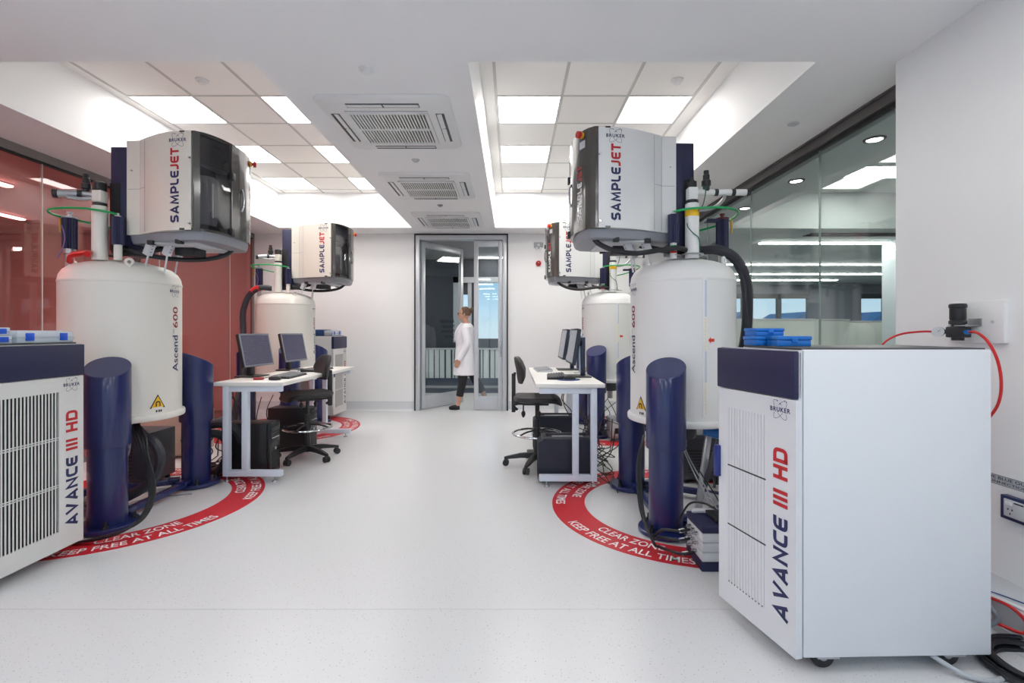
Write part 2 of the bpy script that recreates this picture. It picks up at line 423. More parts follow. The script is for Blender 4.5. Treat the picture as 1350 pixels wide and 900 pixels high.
# air conditioning cassettes on the central bulkhead
def cassette():
    t = thing('air_conditioner', 'square white ceiling air cassette', 'air conditioner', (-.868, 3.61, ZS), 0, 'air cassettes along the central bulkhead')
    h = .455
    def rr(s, z, r):
        p = []
        for cx, cy, a0 in ((1, 1, 0), (-1, 1, 90), (-1, -1, 180), (1, -1, 270)):
            for k in range(7):
                a = R(a0 + 15 * k); p.append(V((cx * (s - r) + r * cos(a), cy * (s - r) + r * sin(a), z)))
        return p
    q = MB(); q.loft([rr(h, .01, .07), rr(h, -.006, .07), rr(h - .012, -.022, .065), rr(h - .06, -.034, .05)]); q.build('housing', WHITE, t)
    gw = .285
    q = MB(); q.box(-gw, gw, -gw, gw, -.0345, -.0335); q.build('intake', BLKM, t)
    q = MB(); z0, z1 = -.046, -.036
    n = 24
    for i in range(n + 1):
        x = -gw + .02 + (2 * gw - .04) * i / n; q.box(x - .0055, x + .0055, -gw + .03, gw - .03, z0, z1)
    for y0, y1 in ((-gw, -gw + .03), (gw - .03, gw), (-.012, .012)): q.box(-gw, gw, y0, y1, z0 - .001, z1)
    for s in (-1, 1): q.box(s * gw, s * (gw - .02), -gw, gw, z0 - .001, z1)
    q.build('grille', WHITE, t)
    for k in range(4):
        M = Matrix.Rotation(k * pi / 2, 4, 'Z')
        q = MB(); q.box(-.245, .245, -.395, -.335, -.0352, -.032, M=M); sl = q.build('outlet_slot', DKG, t)
        q = MB(); MM = M @ Matrix.Translation((0, -.36, -.036)) @ Matrix.Rotation(R(-14 if k else 10), 4, 'X')
        q.box(-.24, -.006, -.024, .018, -.003, .003, M=MM); q.box(.006, .24, -.024, .018, -.003, .003, M=MM); q.build('vane', WHITE, sl)
    return t
ac = cassette(); ac['label'] = 'square white ceiling air cassette, first and largest of the bulkhead row'
for y, l in ((5.15, 'square white ceiling air cassette in the middle of the bulkhead row'), (6.70, 'square white ceiling air cassette just before the glass door')):
    c = copy_tree(ac); c.location.y = y; c['label'] = l

# ---------------------------------------------------------------- glass walls
GLR = glass('clear_green_glass', (0.925, 0.953, 0.945), 0.7, 0.04)
GLRED = glass('red_film_glass', (0.77, 0.44, 0.44), 0.65, 0.05)
GLDOOR = glass('door_glass', (0.88, 0.92, 0.93), 0.7, 0.04)
w = thing('window_1', None, None); struct(w)
ys = [C0 + .005, 3.857, 4.967, 6.077, 7.187, YB]
for a, b in zip(ys[:-1], ys[1:]):
    q = MB(); q.box(XG, XG + .012, a + .003, b - .003, .05, 2.69); q.build('pane', GLR, w)
q = MB()
for y in ys[1:-1]: q.box(XG - .001, XG + .013, y - .004, y + .004, .05, 2.69)
q.build('seam', mat('glass_edge', (120, 140, 136), 0.3), w)
q = MB(); q.box(XG - .03, XG + .05, C0, YB, 2.715, ZS); q.box(XG - .045, XG - .03, C0, YB, 2.785, ZS); q.box(XG - .02, XG + .04, C0, YB, 0, .05); q.build('rail', ALU_D, w)
q = MB(); q.box(XG - .008, XG + .022, C0, YB, 2.69, 2.715); q.build('gasket', SEAL, w)
w = thing('window_2', None, None); struct(w)
ys = [1.4, 2.82, 4.22, 5.625, 7.03, YB]
for a, b in zip(ys[:-1], ys[1:]):
    q = MB(); q.box(XL - .012, XL, a + .003, b - .003, .05, 2.71); q.build('pane', GLRED, w)
q = MB()
for y in ys[1:-1]: q.box(XL - .014, XL + .002, y - .006, y + .006, .05, 2.71)
q.build('seam', mat('glass_edge_pale', (176, 168, 164), 0.3), w)
q = MB(); q.box(XL - .05, XL + .02, 1.4, YB, 2.73, ZS); q.box(XL - .03, XL + .015, 1.4, YB, 0, .05); q.box(XL - .03, XL + .02, YB - .03, YB, 0, 2.75); q.build('rail', mat('grey_rail', (128, 124, 122), 0.4, metal=.3), w)
q = MB(); q.box(XL - .02, XL + .006, 1.4, YB, 2.71, 2.73); q.build('gasket', SEAL, w)

# ---------------------------------------------------------------- annex behind the red glass
AN = mat('annex_wall', (216, 206, 200), 0.7)
m = MB(); m.box(-8.6, -8.5, -3, 9, 0, 3); m.box(-8.6, XL - .1, YB + .02, YB + .12, 0, 3); struct(m.build('wall_annex', AN))
m = MB(); m.box(-8.6, XL - .1, -3, 9, 2.8, 2.9); struct(m.build('ceiling_annex', AN))
def strip(label, x0, x1, y0, y1, z, group):
    t = thing('linear_light', label, 'ceiling light', ((x0 + x1) / 2, (y0 + y1) / 2, z), 0, group)
    a, b = abs(x1 - x0) / 2, abs(y1 - y0) / 2
    q = MB(); q.box(-a, a, -b, b, -.02, -.005); q.build('diffuser', LAMP_O, t)
    q = MB(); q.box(-a - .01, a + .01, -b - .01, b + .01, -.005, .012); q.build('housing', LTG, t)
strip('thin lit ceiling line behind the red glass, closer to the glass', -5.34, -5.26, 2.4, 5.1, 2.79, 'lit lines behind the red glass')
for i_, y_ in enumerate((-.6, 1.4, 3.2)):  # ceiling panels out of view, added to brighten the annex
    strip('unseen square panel added to brighten the room behind the red glass, ' + ('first', 'second', 'third')[i_] + ' from the window end', -5.9, -5.3, y_, y_ + .6, 2.79, 'unseen panels added behind the red glass')
strip('thin lit ceiling line behind the red glass, deeper in the room', -6.72, -6.64, 3.4, 6.6, 2.79, 'lit lines behind the red glass')
t = thing('storage_cabinet', 'tall dark cabinet standing behind the red glass', 'cabinet', (-7.9, 5.4, 0))
q = MB(); q.box(-.3, .3, -.9, .9, 0, 1.9, .01); q.build('body', mat('annex_cabinet', (120, 92, 84), .6), t)
for s in (-1, 1):
    q = MB(); q.box(.3, .32, s * .02, s * .88, .05, 1.86, .004); d = q.build('door', mat('annex_door', (138, 108, 98), .6), t)
    q = MB(); q.box(.32, .345, s * .06, s * .08, .9, 1.1, .003); q.build('handle', STEEL, d)
t = thing('bench_table', 'long low bench seen dimly through the red glass', 'table', (-5.6, 6.2, 0))
q = MB(); q.box(-.35, .35, -1.2, 1.2, .86, .9, .004); q.build('tabletop', AN, t)
for sx in (-1, 1):
    for sy in (-1, 1): q = MB(); q.box(sx * .32 - .02, sx * .32 + .02, sy * 1.1 - .02, sy * 1.1 + .02, 0, .86); q.build('leg', DKG, t)

# ---------------------------------------------------------------- office behind the clear glass
m = MB(); zc = 3.2
m.box(XG + .1, 3.09, -3, 18, 2.7, 2.8); m.box(3.09, 16, 6.8, 18, 2.7, 2.8); m.box(3.09, 3.19, -3, 6.8, 2.8, 3.3); m.box(3.09, 16, -3, 6.9, zc, 3.3); m.box(3.09, 16, 6.8, 6.9, 2.8, 3.3)
struct(m.build('ceiling_office', mat('office_ceiling_paint', (176, 188, 190), .8)))
OW = mat('office_wall', (196, 200, 198), .7); OD = mat('office_dark_wall', (112, 120, 132), .7)
m = MB(); m.box(15, 15.1, -3, 18, 0, 3.3); m.box(2.6, 15, -3.1, -3, 0, 3.3); struct(m.build('wall_office', OW))
# far office wall of windows at y = 15
yw = 15.0
m = MB(); m.box(XG + .1, 15, yw, yw + .15, 0, .95); m.box(XG + .1, 15, yw, yw + .15, 2.42, 3.3); m.box(9.2, 10.4, yw - .6, yw + .15, 0, 2.7); struct(m.build('wall_office_far', OD))
m = MB()
for i in range(12):
    x = 2.8 + i * 1.1; m.box(x - .06, x + .06, yw, yw + .12, .95, 2.42)
m.box(2.6, 15, yw, yw + .12, 2.28, 2.42)
w = struct(m.build('window_4', mat('office_mullion', (58, 64, 70), .5)))
q = MB(); q.box(XG + .1, 15, yw + .06, yw + .07, .95, 2.42); q.build('pane', GLDOOR, w)
for y in (2.64, 3.64, 4.645, 5.67):
    t = thing('downlight', 'round recessed downlight beyond the clear glass, ' + {2.64: 'hidden by the white pier', 3.64: 'first past the white pier', 4.645: 'second past the white pier', 5.67: 'third past the white pier'}[y], 'downlight', (2.73, y, 2.7), 0, 'downlights beyond the clear glass')
    q = MB(); q.torus((0, 0, -.002), (0, 0, 1), .062, .012, 24, 6); q.build('rim', DKG, t)
    q = MB(); q.lathe([(.052, -.004), (.05, -.006), (.01, -.008)], 20); q.build('lens', LAMP_O, t)
for x, y, l in ((4.55, 5.9, 'wide lit panel in the raised office ceiling'),):
    t = thing('ceiling_light', l, 'ceiling light', (x, y, zc))
    q = MB(); q.box(-.36, .36, -.2, .2, -.012, -.002); q.build('diffuser', LAMP_O, t)
    q = MB(); q.box(-.38, .38, -.22, .22, -.008, 0); q.build('light_frame', LTG, t)
for i_, y_ in enumerate((.5, 2.2)):  # extra unseen panels put in to lift the office brightness
    strip('unseen square panel added to brighten the office, hidden behind the pier, ' + ('farther', 'closer')[i_] + ' one', 4.6, 5.4, y_, y_ + .8, 3.19, 'unseen panels added in the office ceiling')
for y, x0, x1, l in ((7.8, 4.0, 9, 'first'), (10.3, 4.2, 11, 'second'), (12.0, 4.5, 10, 'third'), (13.4, 5, 9, 'fourth')):
    strip(f'thin lit line across the office ceiling, {l} beyond the clear glass', x0, x1, y - .04, y + .04, 2.688, 'lit lines across the office ceiling')
for x in (4.9,):
    t = thing('slot_diffuser', 'black slotted air diffuser in the office ceiling', 'air vent', (5.1, 7.2, 2.7))
    for k in range(3): q = MB(); q.box(-.7, .7, -.1 + k * .09, -.06 + k * .09, -.012, -.001); q.build('slot', BLKM, t)
PART = mat('screen_fabric', (196, 206, 203), .8)
for x, y, wd, h, l, ma in ((5.0, 9.4, .85, 1.50, 'pale desk screen seen above the blue boxes', PART), (6.35, 9.8, .46, 1.5, 'narrow pale desk screen in the middle of the office', mat('screen_fabric_pale', (196, 204, 202), .8)), (7.5, 10.4, .78, 1.48, 'wide low desk screen behind the grey screens', PART), (7.35, 8.8, .3, 1.58, 'grey storage unit end beside the white pier', mat('screen_grey', (120, 130, 130), .7))):
    t = thing('desk_screen', l, 'partition', (x, y, 0))
    q = MB(); q.box(-wd, wd, -.04, .04, .08, h - .03, .006); q.build('panel', ma, t)
    q = MB(); q.box(-wd - .01, wd + .01, -.05, .05, h - .03, h, .004); q.build('top_rail', ALU, t)
    for s in (-1, 1): q = MB(); q.box(s * wd * .9 - .03, s * wd * .9 + .03, -.2, .2, 0, .08, .004); q.build('foot', DKG, t)
t = thing('office_column', 'slim pale column in the office close to the white pier', 'column', (6.1, 7.7, 0))
q = MB(); q.box(-.06, .06, -.2, .2, 0, 2.7, .005); q.build('shaft', mat('pale_blue_paint', (206, 218, 226), .5), t)
q = MB(); q.box(-.075, .075, -.215, .215, 0, .1, .004); q.build('base', DKG, t)
# houses outside the office windows
for x, y, w_, h in ((16.2, 34, .9, 2.7), (23.6, 39, 1.2, 2.9), (27.6, 36, 1.0, 2.8)):
    t = thing('house', {16.2: 'distant house with a grey gable, first from the machine', 23.6: 'distant wide house with a grey gable roof in the middle', 27.6: 'distant house with a grey gable beside the pier'}[x], 'house', (x, y, -1))
    q = MB(); q.box(-w_, w_, 0, 5, 0, h, 0); q.build('wall', mat('house_wall', (170, 182, 196), .8), t)
    q = MB(); q.prism([(-w_ - .4, h), (w_ + .4, h), (0, h + .95)], -.3, 5.3, lambda a, b, c: V((a, c, b))); q.build('roof', mat('house_roof', (122, 140, 164), .8), t)
    q = MB(); q.box(-.3, .3, -.05, 0, h - 1.0, h - .3); q.build('window', mat('house_window', (60, 72, 90), .3), t)

# ---------------------------------------------------------------- corridor beyond the door
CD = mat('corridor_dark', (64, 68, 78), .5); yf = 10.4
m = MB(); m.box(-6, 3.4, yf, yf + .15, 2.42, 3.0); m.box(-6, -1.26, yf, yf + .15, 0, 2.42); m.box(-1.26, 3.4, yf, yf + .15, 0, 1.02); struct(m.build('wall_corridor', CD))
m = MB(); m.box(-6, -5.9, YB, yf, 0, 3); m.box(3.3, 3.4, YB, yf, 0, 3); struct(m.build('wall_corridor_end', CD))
m = MB(); m.box(-6, 3.4, YB + .1, yf + .2, 2.8, 2.9); struct(m.build('ceiling_corridor', mat('corridor_ceiling', (150, 150, 152), .7)))
m = MB(); m.box(-1.26, -1.14, yf - .03, yf + .1, 1.02, 2.42); m.box(-1.26, 3.3, yf - .03, yf + .1, 2.3, 2.42); m.box(-.95, -.87, yf - .02, yf + .1, 1.02, 2.3); m.box(1.2, 1.3, yf - .02, yf + .1, 1.02, 2.3)
w = struct(m.build('window_5', ALU))
q = MB(); q.box(-.87, -.82, yf, yf + .1, 1.02, 2.3); q.box(-.82, 1.2, yf, yf + .1, 1.02, 1.1); q.box(-1.14, -.95, yf, yf + .1, 2.05, 2.3); q.build('sash', CD, w)
q = MB(); q.box(-1.14, 3.3, yf + .05, yf + .06, 1.02, 2.3); q.build('pane', GLDOOR, w)
t = thing('balustrade', 'low balustrade of white panels with irregular dark bars beyond the door', 'balustrade', (0, 9.9, 0))
q = MB(); q.box(-3, 2.6, -.01, .01, .30, .88); q.build('infill_panel', mat('pale_infill', (238, 244, 244), .5), t)
rb = random.Random(4); x = -2.9; q = MB()
while x < 2.6:
    wd = rb.choice((.012, .018, .03)); q.box(x, x + wd, -.025, -.011, .30, .88); x += rb.choice((.05, .07, .11, .13))
q.build('bars', CD, t)
q = MB(); q.box(-3, 2.6, -.03, .03, .88, .915, .004); q.build('handrail', LTG, t)
q = MB(); q.box(-3, 2.6, -.03, .03, .0, .30); q.build('plinth', mat('plinth_slate', (74, 82, 100), .5), t)
q = MB(); q.box(-3, 2.6, -.06, -.03, .1, .15, .004); q.build('foot_rail', GRY, t)
for i_, x_ in enumerate((-4.2, .9)):  # extra ceiling panels put in to brighten the corridor
    strip('square ceiling panel added to brighten the corridor, ' + ('behind the open leaf', 'past the fixed leaf')[i_], x_ - .3, x_ + .3, 8.5, 9.1, 2.79, 'corridor lights')
strip('short lit ceiling bar in the corridor above the window', -.72, -.1, 9.95, 10.05, 2.79, 'corridor lights')
strip('slim lit ceiling bar in the corridor behind the open door leaf', -3.6, -2.2, 9.0, 9.07, 2.79, 'corridor lights')

# ---------------------------------------------------------------- the glass door
w = thing('door_1', None, None); struct(w)
q = MB(); y0, y1 = YB - .02, YB + .12
q.box(D0, D0 + .02, y0 - .003, y1, 0, 2.795); q.box(D1 - .02, D1, y0 - .003, y1, 0, 2.795); q.box(D0, D1, y0 - .003, y1, 2.775, 2.795); q.build('shadow_gap', SEAL, w)
q = MB(); q.box(D0 + .02, D0 + .085, y0, y1, 0, 2.775, .004); q.box(D1 - .085, D1 - .02, y0, y1, 0, 2.775, .004); q.box(D0 + .085, D1 - .085, y0, y1, 2.705, 2.775, .004); q.build('door_frame', ALU, w)
def leaf(name, L, ma_list):
    """a leaf along +x from its hinge"""
    o = bpy.data.objects.new(name, None); COL.objects.link(o); o.parent = w
    q = MB(); H = 2.70; st = .07
    q.box(0, st, -.025, .025, .012, H, .004); q.box(L - st, L, -.025, .025, .012, H, .004); q.box(st, L - st, -.025, .025, .012, .22, .003); q.box(st, L - st, -.025, .025, H - .1, H, .003)
    q.build('leaf_frame', ALU, o)
    q = MB(); q.box(st - .005, L - st + .005, -.005, .005, .215, H - .095); q.build('pane', GLDOOR, o)
    q = MB(); q.cyl((L - .035, -.03, .95), (L - .035, -.055, .95), .012, n=12); q.box(L - .045, L - .025, -.062, -.05, .85, 1.1, .004); q.build('handle', CHR, o)
    return o
fx = leaf('fixed_leaf', .455, None); fx.location = (-.605, YB + .05, 0)
op = leaf('open_leaf', 1.0, None); op.location = (-1.45, YB + .06, 0); op.rotation_euler = (0, 0, atan2(.80, .56))
# lettering on the open leaf, read from the far side
q = MB()
for i, tx in enumerate(('Australian', 'National', 'Phenome', 'Centre')):
    vf = fit2d(font2d(tx, .01), None, {0: .062, 1: .062, 2: .062, 3: .062}[i])
    mxx = max(p[0] for p in vf[0]); mn = min(p[0] for p in vf[0])
    q.flat(vf, lambda x, y, i=i, mn=mn: V((.80 - (x - mn), .008, 1.40 - i * .085 + y)))
q.build('lettering', INKK, op)
# ------------------------------------------------------------------ clear zone rings
def zone_ring(label, cx, cy, a_first, n=4, pitch=79):
    t = thing('clear_zone_ring', label, 'floor marking', (cx, cy, 0), 0, 'red clear zone rings on the floor')
    ro, ri = .92, .685; q = MB(); N = 96
    for r, z in ((ro, 0), (ro, .003), (ri, .003), (ri, 0)): q.v += [(r * cos(2 * pi * i / N), r * sin(2 * pi * i / N), z) for i in range(N)]
    for j in range(4):
        for i in range(N): q.f.append((j * N + i, j * N + (i + 1) % N, ((j + 1) % 4) * N + (i + 1) % N, ((j + 1) % 4) * N + i)); q.mi.append(0)
    q.build('band', REDV, t)
    for k in range(n):
        a = R(a_first + pitch * k)
        q = MB()
        for tx, w, h, rb in (('KEEP FREE AT ALL TIMES', .885, .068, .893), ('CLEAR ZONE', .455, .068, .785)):
            vf = fit2d(font2d(tx, .012), w, h)
            q.flat(vf, lambda x, y, rb=rb: V(((rb - y) * cos(a + x / rb), (rb - y) * sin(a + x / rb), .0042)))
        q.build('lettering', INKW, t)
    return t
MAGS = {'nr': (1.21, 3.45), 'fr': (1.254, 6.2), 'nl': (-2.83, 3.52), 'fl': (-2.925, 6.25)}
zone_ring('red ring on the floor around the front magnet by the clear glass wall', *MAGS['nr'], 227 - 158)
zone_ring('red ring on the floor around the rear magnet by the clear glass wall', *MAGS['fr'], 227 - 158)
zone_ring('red ring on the floor around the front magnet by the red glass wall', *MAGS['nl'], 315)
zone_ring('red ring on the floor around the rear magnet by the red glass wall', *MAGS['fl'], 300)

RT = .355
def sign_triangle():
    """rounded-corner triangle, inner triangle, horseshoe magnet"""
    def tri(r):
        return [(r * cos(R(90 + 120 * i)), r * sin(R(90 + 120 * i))) for i in range(3)]
    pic = ribbon(rnd([(-.013, -.02), (-.013, .012), (.013, .012), (.013, -.02)], .012), .008)
    return (tri(.062), [(0, 1, 2)]), (tri(.049), [(0, 1, 2)]), pic

def magnet(side, loc, label):
    s = 1 if side == 'r' else -1
    t = thing('nmr_magnet', label, 'magnet', (*loc, 0), 0, 'white superconducting magnets on navy columns')
    def L(u, v, z): return V((-s * u, -v, z))
    # tank ------------------------------------------------------------
    q = MB()
    q.lathe([(.02, .655), (.30, .655), (.335, .632), (.372, .628), (.376, .635), (.376, .66), (.372, .668), (RT, .672), (RT, 1.585), (RT + .003, 1.59), (RT + .003, 1.60), (RT, 1.605),
             (RT - .006, 1.64), (RT - .025, 1.675), (RT - .06, 1.705), (RT - .12, 1.728), (.15, 1.75), (.06, 1.757), (.01, 1.758)], 72)
    tank = q.build('tank', OFFWHITE if s < 0 else WHITE, t, 30)
    q = MB(); q.lathe([(.01, .50), (.09, .50), (.10, .52), (.10, .60), (.16, .62), (.16, .655), (.01, .656)], 28); q.build('bore_tube', DKG, t)
    q = MB(); q.lathe([(.01, .40), (.035, .40), (.035, .50), (.01, .50)], 16); q.build('probe', STEEL, t)
    for a in (75, 195, 315):
        c = V(((RT - .06) * cos(R(a)), (RT - .06) * sin(R(a)), 1.705))
        d = V((-sin(R(a)), cos(R(a)), 0)); n = V((cos(R(a)), sin(R(a)), 0))
        q = MB(); q.torus(c + V((0, 0, .022)), n, .02, .009, 20, 8); q.box(c.x - .012, c.x + .012, c.y - .012, c.y + .012, c.z - .02, c.z + .006, .003); q.build('lifting_eye', OFFWHITE if s < 0 else WHITE, t)
    # lettering wrapped round the tank ---------------------------------
    a0 = R(186) if s > 0 else R(6); r = RT + .0015
    def wrapv(phi, z0): return lambda x, y: V((r * cos(phi - y / r), r * sin(phi - y / r), z0 + x))
    def wraph(phi, z0): return lambda x, y: V((r * cos(phi + x / r), r * sin(phi + x / r), z0 + y))
    q = MB(); q.flat(fit2d(font2d('Ascend', .012), .265, .066, 0, -.033), wrapv(a0, 1.09)); q.cur = 1
    q.flat(fit2d(font2d('600', .012), .155, .06, 0, -.03), wrapv(a0, 1.355)); q.cur = 0
    q.flat(fit2d(font2d('TM'), .032, .014, 0, .012), wrapv(a0, 1.25))
    q.build('lettering', [INKN, mat('maroon_ink', (140, 24, 48), .5)], tank)
    q = MB(); q.flat(emblem2d(.115), wraph(a0, 1.545)); q.build('maker_emblem', INKN, tank)
    b0 = R(203) if s > 0 else R(-19)
    A, B, P = sign_triangle(); k = 0
    q = MB(); rr = r
    for c, vf in enumerate((A, B, P)):
        q.cur = (0, 1, 0)[c]; rr = RT + .0015 + c * .0015
        q.flat(vf, lambda x, y, rr=rr: V((rr * cos(b0 + x / rr), rr * sin(b0 + x / rr), .745 + y * 1.05)))
    q.cur = 0
    for kx in (-.014, .004, .018): q.add([V((r * cos(b0 + x / r), r * sin(b0 + x / r), z)) for x, z in ((kx, .684), (kx + .011, .684), (kx + .011, .70), (kx, .70))], [(0, 1, 2, 3)])
    q.build('warning_sign', [INKK, YEL], tank)
    if s > 0:
        c0 = R(274); q = MB()
        def pan(z0, z1, x0, x1, dr): q.loft([[V((rr * cos(c0 + x / rr), rr * sin(c0 + x / rr), z)) for rr, x in ((RT, x0), (RT + dr, x0), (RT + dr, x1), (RT, x1))] for z in (z0, z1)])
        pan(.705, 1.60, -.014, .014, .004); q.cur = 1
        for z0, z1 in ((.72, .92), (1.13, 1.34)): pan(z0, z1, -.002, .011, .0055)
        q.cur = 2
        for z0, z1 in ((.925, 1.125), (1.345, 1.58)): pan(z0, z1, -.002, .011, .0055)
        for k in range(34): pan(.73 + k * .025, .7325 + k * .025, -.004, .004, .0057)
        q.build('level_strip', [mat('strip_white', (232, 234, 236), .4), mat('strip_cream', (238, 226, 198), .4), mat('strip_blue', (196, 208, 220), .4)], tank)
        q = MB(); z0 = 1.195
        q.flat(([(.022, 0), (.040, .022), (.040, .010), (.066, .010), (.066, -.010), (.040, -.010), (.040, -.022)], [(0, 1, 2, 5, 6), (2, 3, 4, 5)]), wraph(c0, z0)); q.build('arrow_sticker', mat('arrow_red', (214, 60, 36), .5), tank)
    # columns -----------------------------------------------------------
    cols = [(.25, .433), (.25, -.433), (-.5, 0)]
    for u, v in cols:
        c = L(u, v, 0); rad = V((c.x, c.y, 0)).normalized(); n = 48
        q = MB()
        q.lathe([(.10, .03), (.103, .04), (.103, .53), (.09, .53)], n, c)
        def top(rr, dz): return [V((c.x + rr * cos(2 * pi * i / n), c.y + rr * sin(2 * pi * i / n), 1.025 + dz - tan(R(27)) * rr * (cos(2 * pi * i / n) * rad.x + sin(2 * pi * i / n) * rad.y))) for i in range(n)]
        q.loft([[V((c.x + .118 * cos(2 * pi * i / n), c.y + .118 * sin(2 * pi * i / n), .525)) for i in range(n)], [V((c.x + .12 * cos(2 * pi * i / n), c.y + .12 * sin(2 * pi * i / n), .532)) for i in range(n)], top(.12, -.004), top(.117, 0)])
        col = q.build('column', NAVY, t, 30)
        q = MB(); q.lathe([(.01, .008), (.165, .008), (.168, .012), (.168, .03), (.163, .035), (.01, .035)], 40, c); fl = q.build('base_flange', NAVY, col)
        for k in range(4):
            a = k * pi / 2 + .6; q = MB(); p = c + V((.135 * cos(a), .135 * sin(a), 0)); q.cyl(p + V((0, 0, .035)), p + V((0, 0, .05)), .016, n=6); q.cyl(p + V((0, 0, .05)), p + V((0, 0, .078)), .009, n=10); q.build('bolt', BLK, col)
    for i in range(3):
        a, b = L(*cols[i], .05), L(*cols[(i + 1) % 3], .05); d = (b - a).normalized(); a2, b2 = a + d * .15, b - d * .15
        M = Matrix.Translation((a2 + b2) / 2) @ Matrix.Rotation(atan2(d.y, d.x), 4, 'Z'); ln = (b2 - a2).length / 2
        q = MB(); q.box(-ln, ln, -.028, .028, -.02, .018, .004, M=M)
        for e in (-1, 1): q.box(e * ln - .04, e * ln + .04, -.036, .036, .0, .026, .004, M=M)
        q.build('tie_bar', NAVY, t)
    # turrets -------------------------------------------------------------
    wm = WHITE if s > 0 else OFFWHITE
    q = MB(); c = L(0, .2, 0)
    q.lathe([(.045, 1.74), (.045, 2.105), (.04, 2.11), (.035, 2.11), (.035, 2.135), (.01, 2.135)], 28, c); tur = q.build('central_turret', wm, t)
    q = MB(); q.lathe([(.036, 2.11), (.041, 2.112), (.041, 2.13), (.036, 2.132)], 24, c); q.build('clamp', BLK, tur)
    q = MB(); q.box(c.x - .032, c.x + .032, c.y - .032, c.y + .032, 2.135, 2.215, .006); q.cyl(c + V((0, -.034, 2.185)), c + V((0, -.03, 2.185)), .017, n=14); q.build('valve_block', wm, tur)
    q = MB(); q.lathe([(.026, 2.215), (.03, 2.22), (.03, 2.255), (.012, 2.26), (.012, 2.28), (.004, 2.285)] if s > 0 else [(.036, 2.215), (.04, 2.22), (.04, 2.27), (.03, 2.275), (.004, 2.275)], 20, c); q.build('cap', BLK, tur)
    if s > 0:
        q = MB(); q.lathe([(.0452, 2.02), (.0462, 2.022), (.0462, 2.068), (.0452, 2.07)], 28, c); q.build('yellow_band', YEL, tur)
        pe = L(-.385, .2, 2.185)
        q = MB(); q.cyl(L(-.03, .2, 2.185), pe, .021, n=18); pipe = q.build('vent_pipe', wm, tur)
        for u in (-.16, -.275, -.375): q = MB(); q.cyl(L(u + .012, .2, 2.185), L(u - .012, .2, 2.185), .0235, n=18); q.build('pipe_clamp', BLK, pipe)
        q = MB(); q.tube([L(-.03, .24, 2.055), L(-.09, .24, 2.06), L(-.15, .24, 2.085), L(-.20, .22, 2.13), L(-.22, .2, 2.165)], .011, 10); q.build('by_pass_pipe', STEEL, tur)
        vu = -.095
    else:
        q = MB(); q.cyl(L(-.03, .2, 2.185), L(-.11, .22, 2.19), .02, n=18); q.cyl(L(-.11, .22, 2.19), L(-.225, .30, 2.17), .025, n=18); pipe = q.build('vent_pipe', STEEL, tur)
        for a, b in ((-.115, .222), (-.215, .295)): q = MB(); q.cyl(L(a + .012, b - .006, 2.188 if a > -.2 else 2.172), L(a - .012, b + .006, 2.187 if a > -.2 else 2.171), .028, n=18); q.build('pipe_clamp', BLK, pipe)
        q = MB(); q.tube([L(-.03, .22, 2.16), L(-.09, .24, 2.15), L(-.16, .27, 2.155)], .012, 10); q.build('by_pass_pipe', STEEL, tur)
        vu = -.095
    q = MB(); p = L(vu, .2, 0); q.lathe([(.022, 2.19), (.022, 2.225), (.03, 2.23), (.03, 2.262), (.022, 2.266), (.022, 2.30), (.017, 2.305), (.017, 2.33), (.004, 2.332)], 18, p); q.build('safety_valve', BLK, tur)
    def finned(u, v, z0, z1, r):
        p = L(u, v, 0); n = 20; prof = []
        for i in range(n * 2): prof.append((p.x + (r if i % 2 else r * .88) * cos(pi * i / n), p.y + (r if i % 2 else r * .88) * sin(pi * i / n)))
        q = MB(); q.prism(prof, z0, z1); return q.build('finned_cylinder', NAVYP, t), p
    fc, p = finned(.125, .2, 1.845, 2.035, .037)
    q = MB(); q.lathe([(.012, 1.74), (.024, 1.74), (.024, 1.845), (.012, 1.845)] if s < 0 else [(.012, 1.74), (.022, 1.74), (.022, 1.845), (.012, 1.845)], 20, p); q.build('stub', wm, fc)
    q = MB(); q.lathe([(.02, 2.035), (.02, 2.045), (.008, 2.046), (.008, 2.062), (.002, 2.063)], 14, p); q.build('cap', STEEL, fc)
    if s > 0:
        q = MB(); q.lathe([(.0225, 1.792), (.023, 1.793), (.023, 1.828), (.0225, 1.829)], 20, p); q.build('green_band', GREEN, fc)
        q = MB(); q.lathe([(.0225, 1.776), (.023, 1.777), (.023, 1.788), (.0225, 1.789)], 20, p); q.build('red_band', REDP, fc)
    u2, v2 = (-.29, .0) if s > 0 else (-.28, .12)
    fc2, p2 = finned(u2, v2, 1.83, 2.045, .043)
    q = MB(); q.lathe([(.02, 1.70), (.026, 1.70), (.026, 1.79), (.034, 1.80), (.034, 1.83), (.01, 1.83)], 20, p2); q.build('stub', STEEL, fc2)
    q = MB(); q.lathe([(.045, 2.045), (.045, 2.058), (.012, 2.06), (.012, 2.075), (.018, 2.08), (.018, 2.09), (.004, 2.09)], 18, p2); q.build('cap', mat('cap_maroon', (90, 30, 36), .4) if s > 0 else STEEL, fc2)
    if s > 0:
        q = MB(); a = L(u2, v2, 2.035); q.box(a.x - .12, a.x + .01, a.y - .03, a.y + .03, 2.03, 2.05, .004); q.build('bracket', NAVYP, fc2)
    pg = L(u2 - .065, v2, 0); q = MB(); q.lathe([(.006, 1.95), (.007, 1.99), (.009, 2.0), (.009, 2.04), (.004, 2.05)], 10, pg); q.build('brass_nozzle', BRASS, fc2)
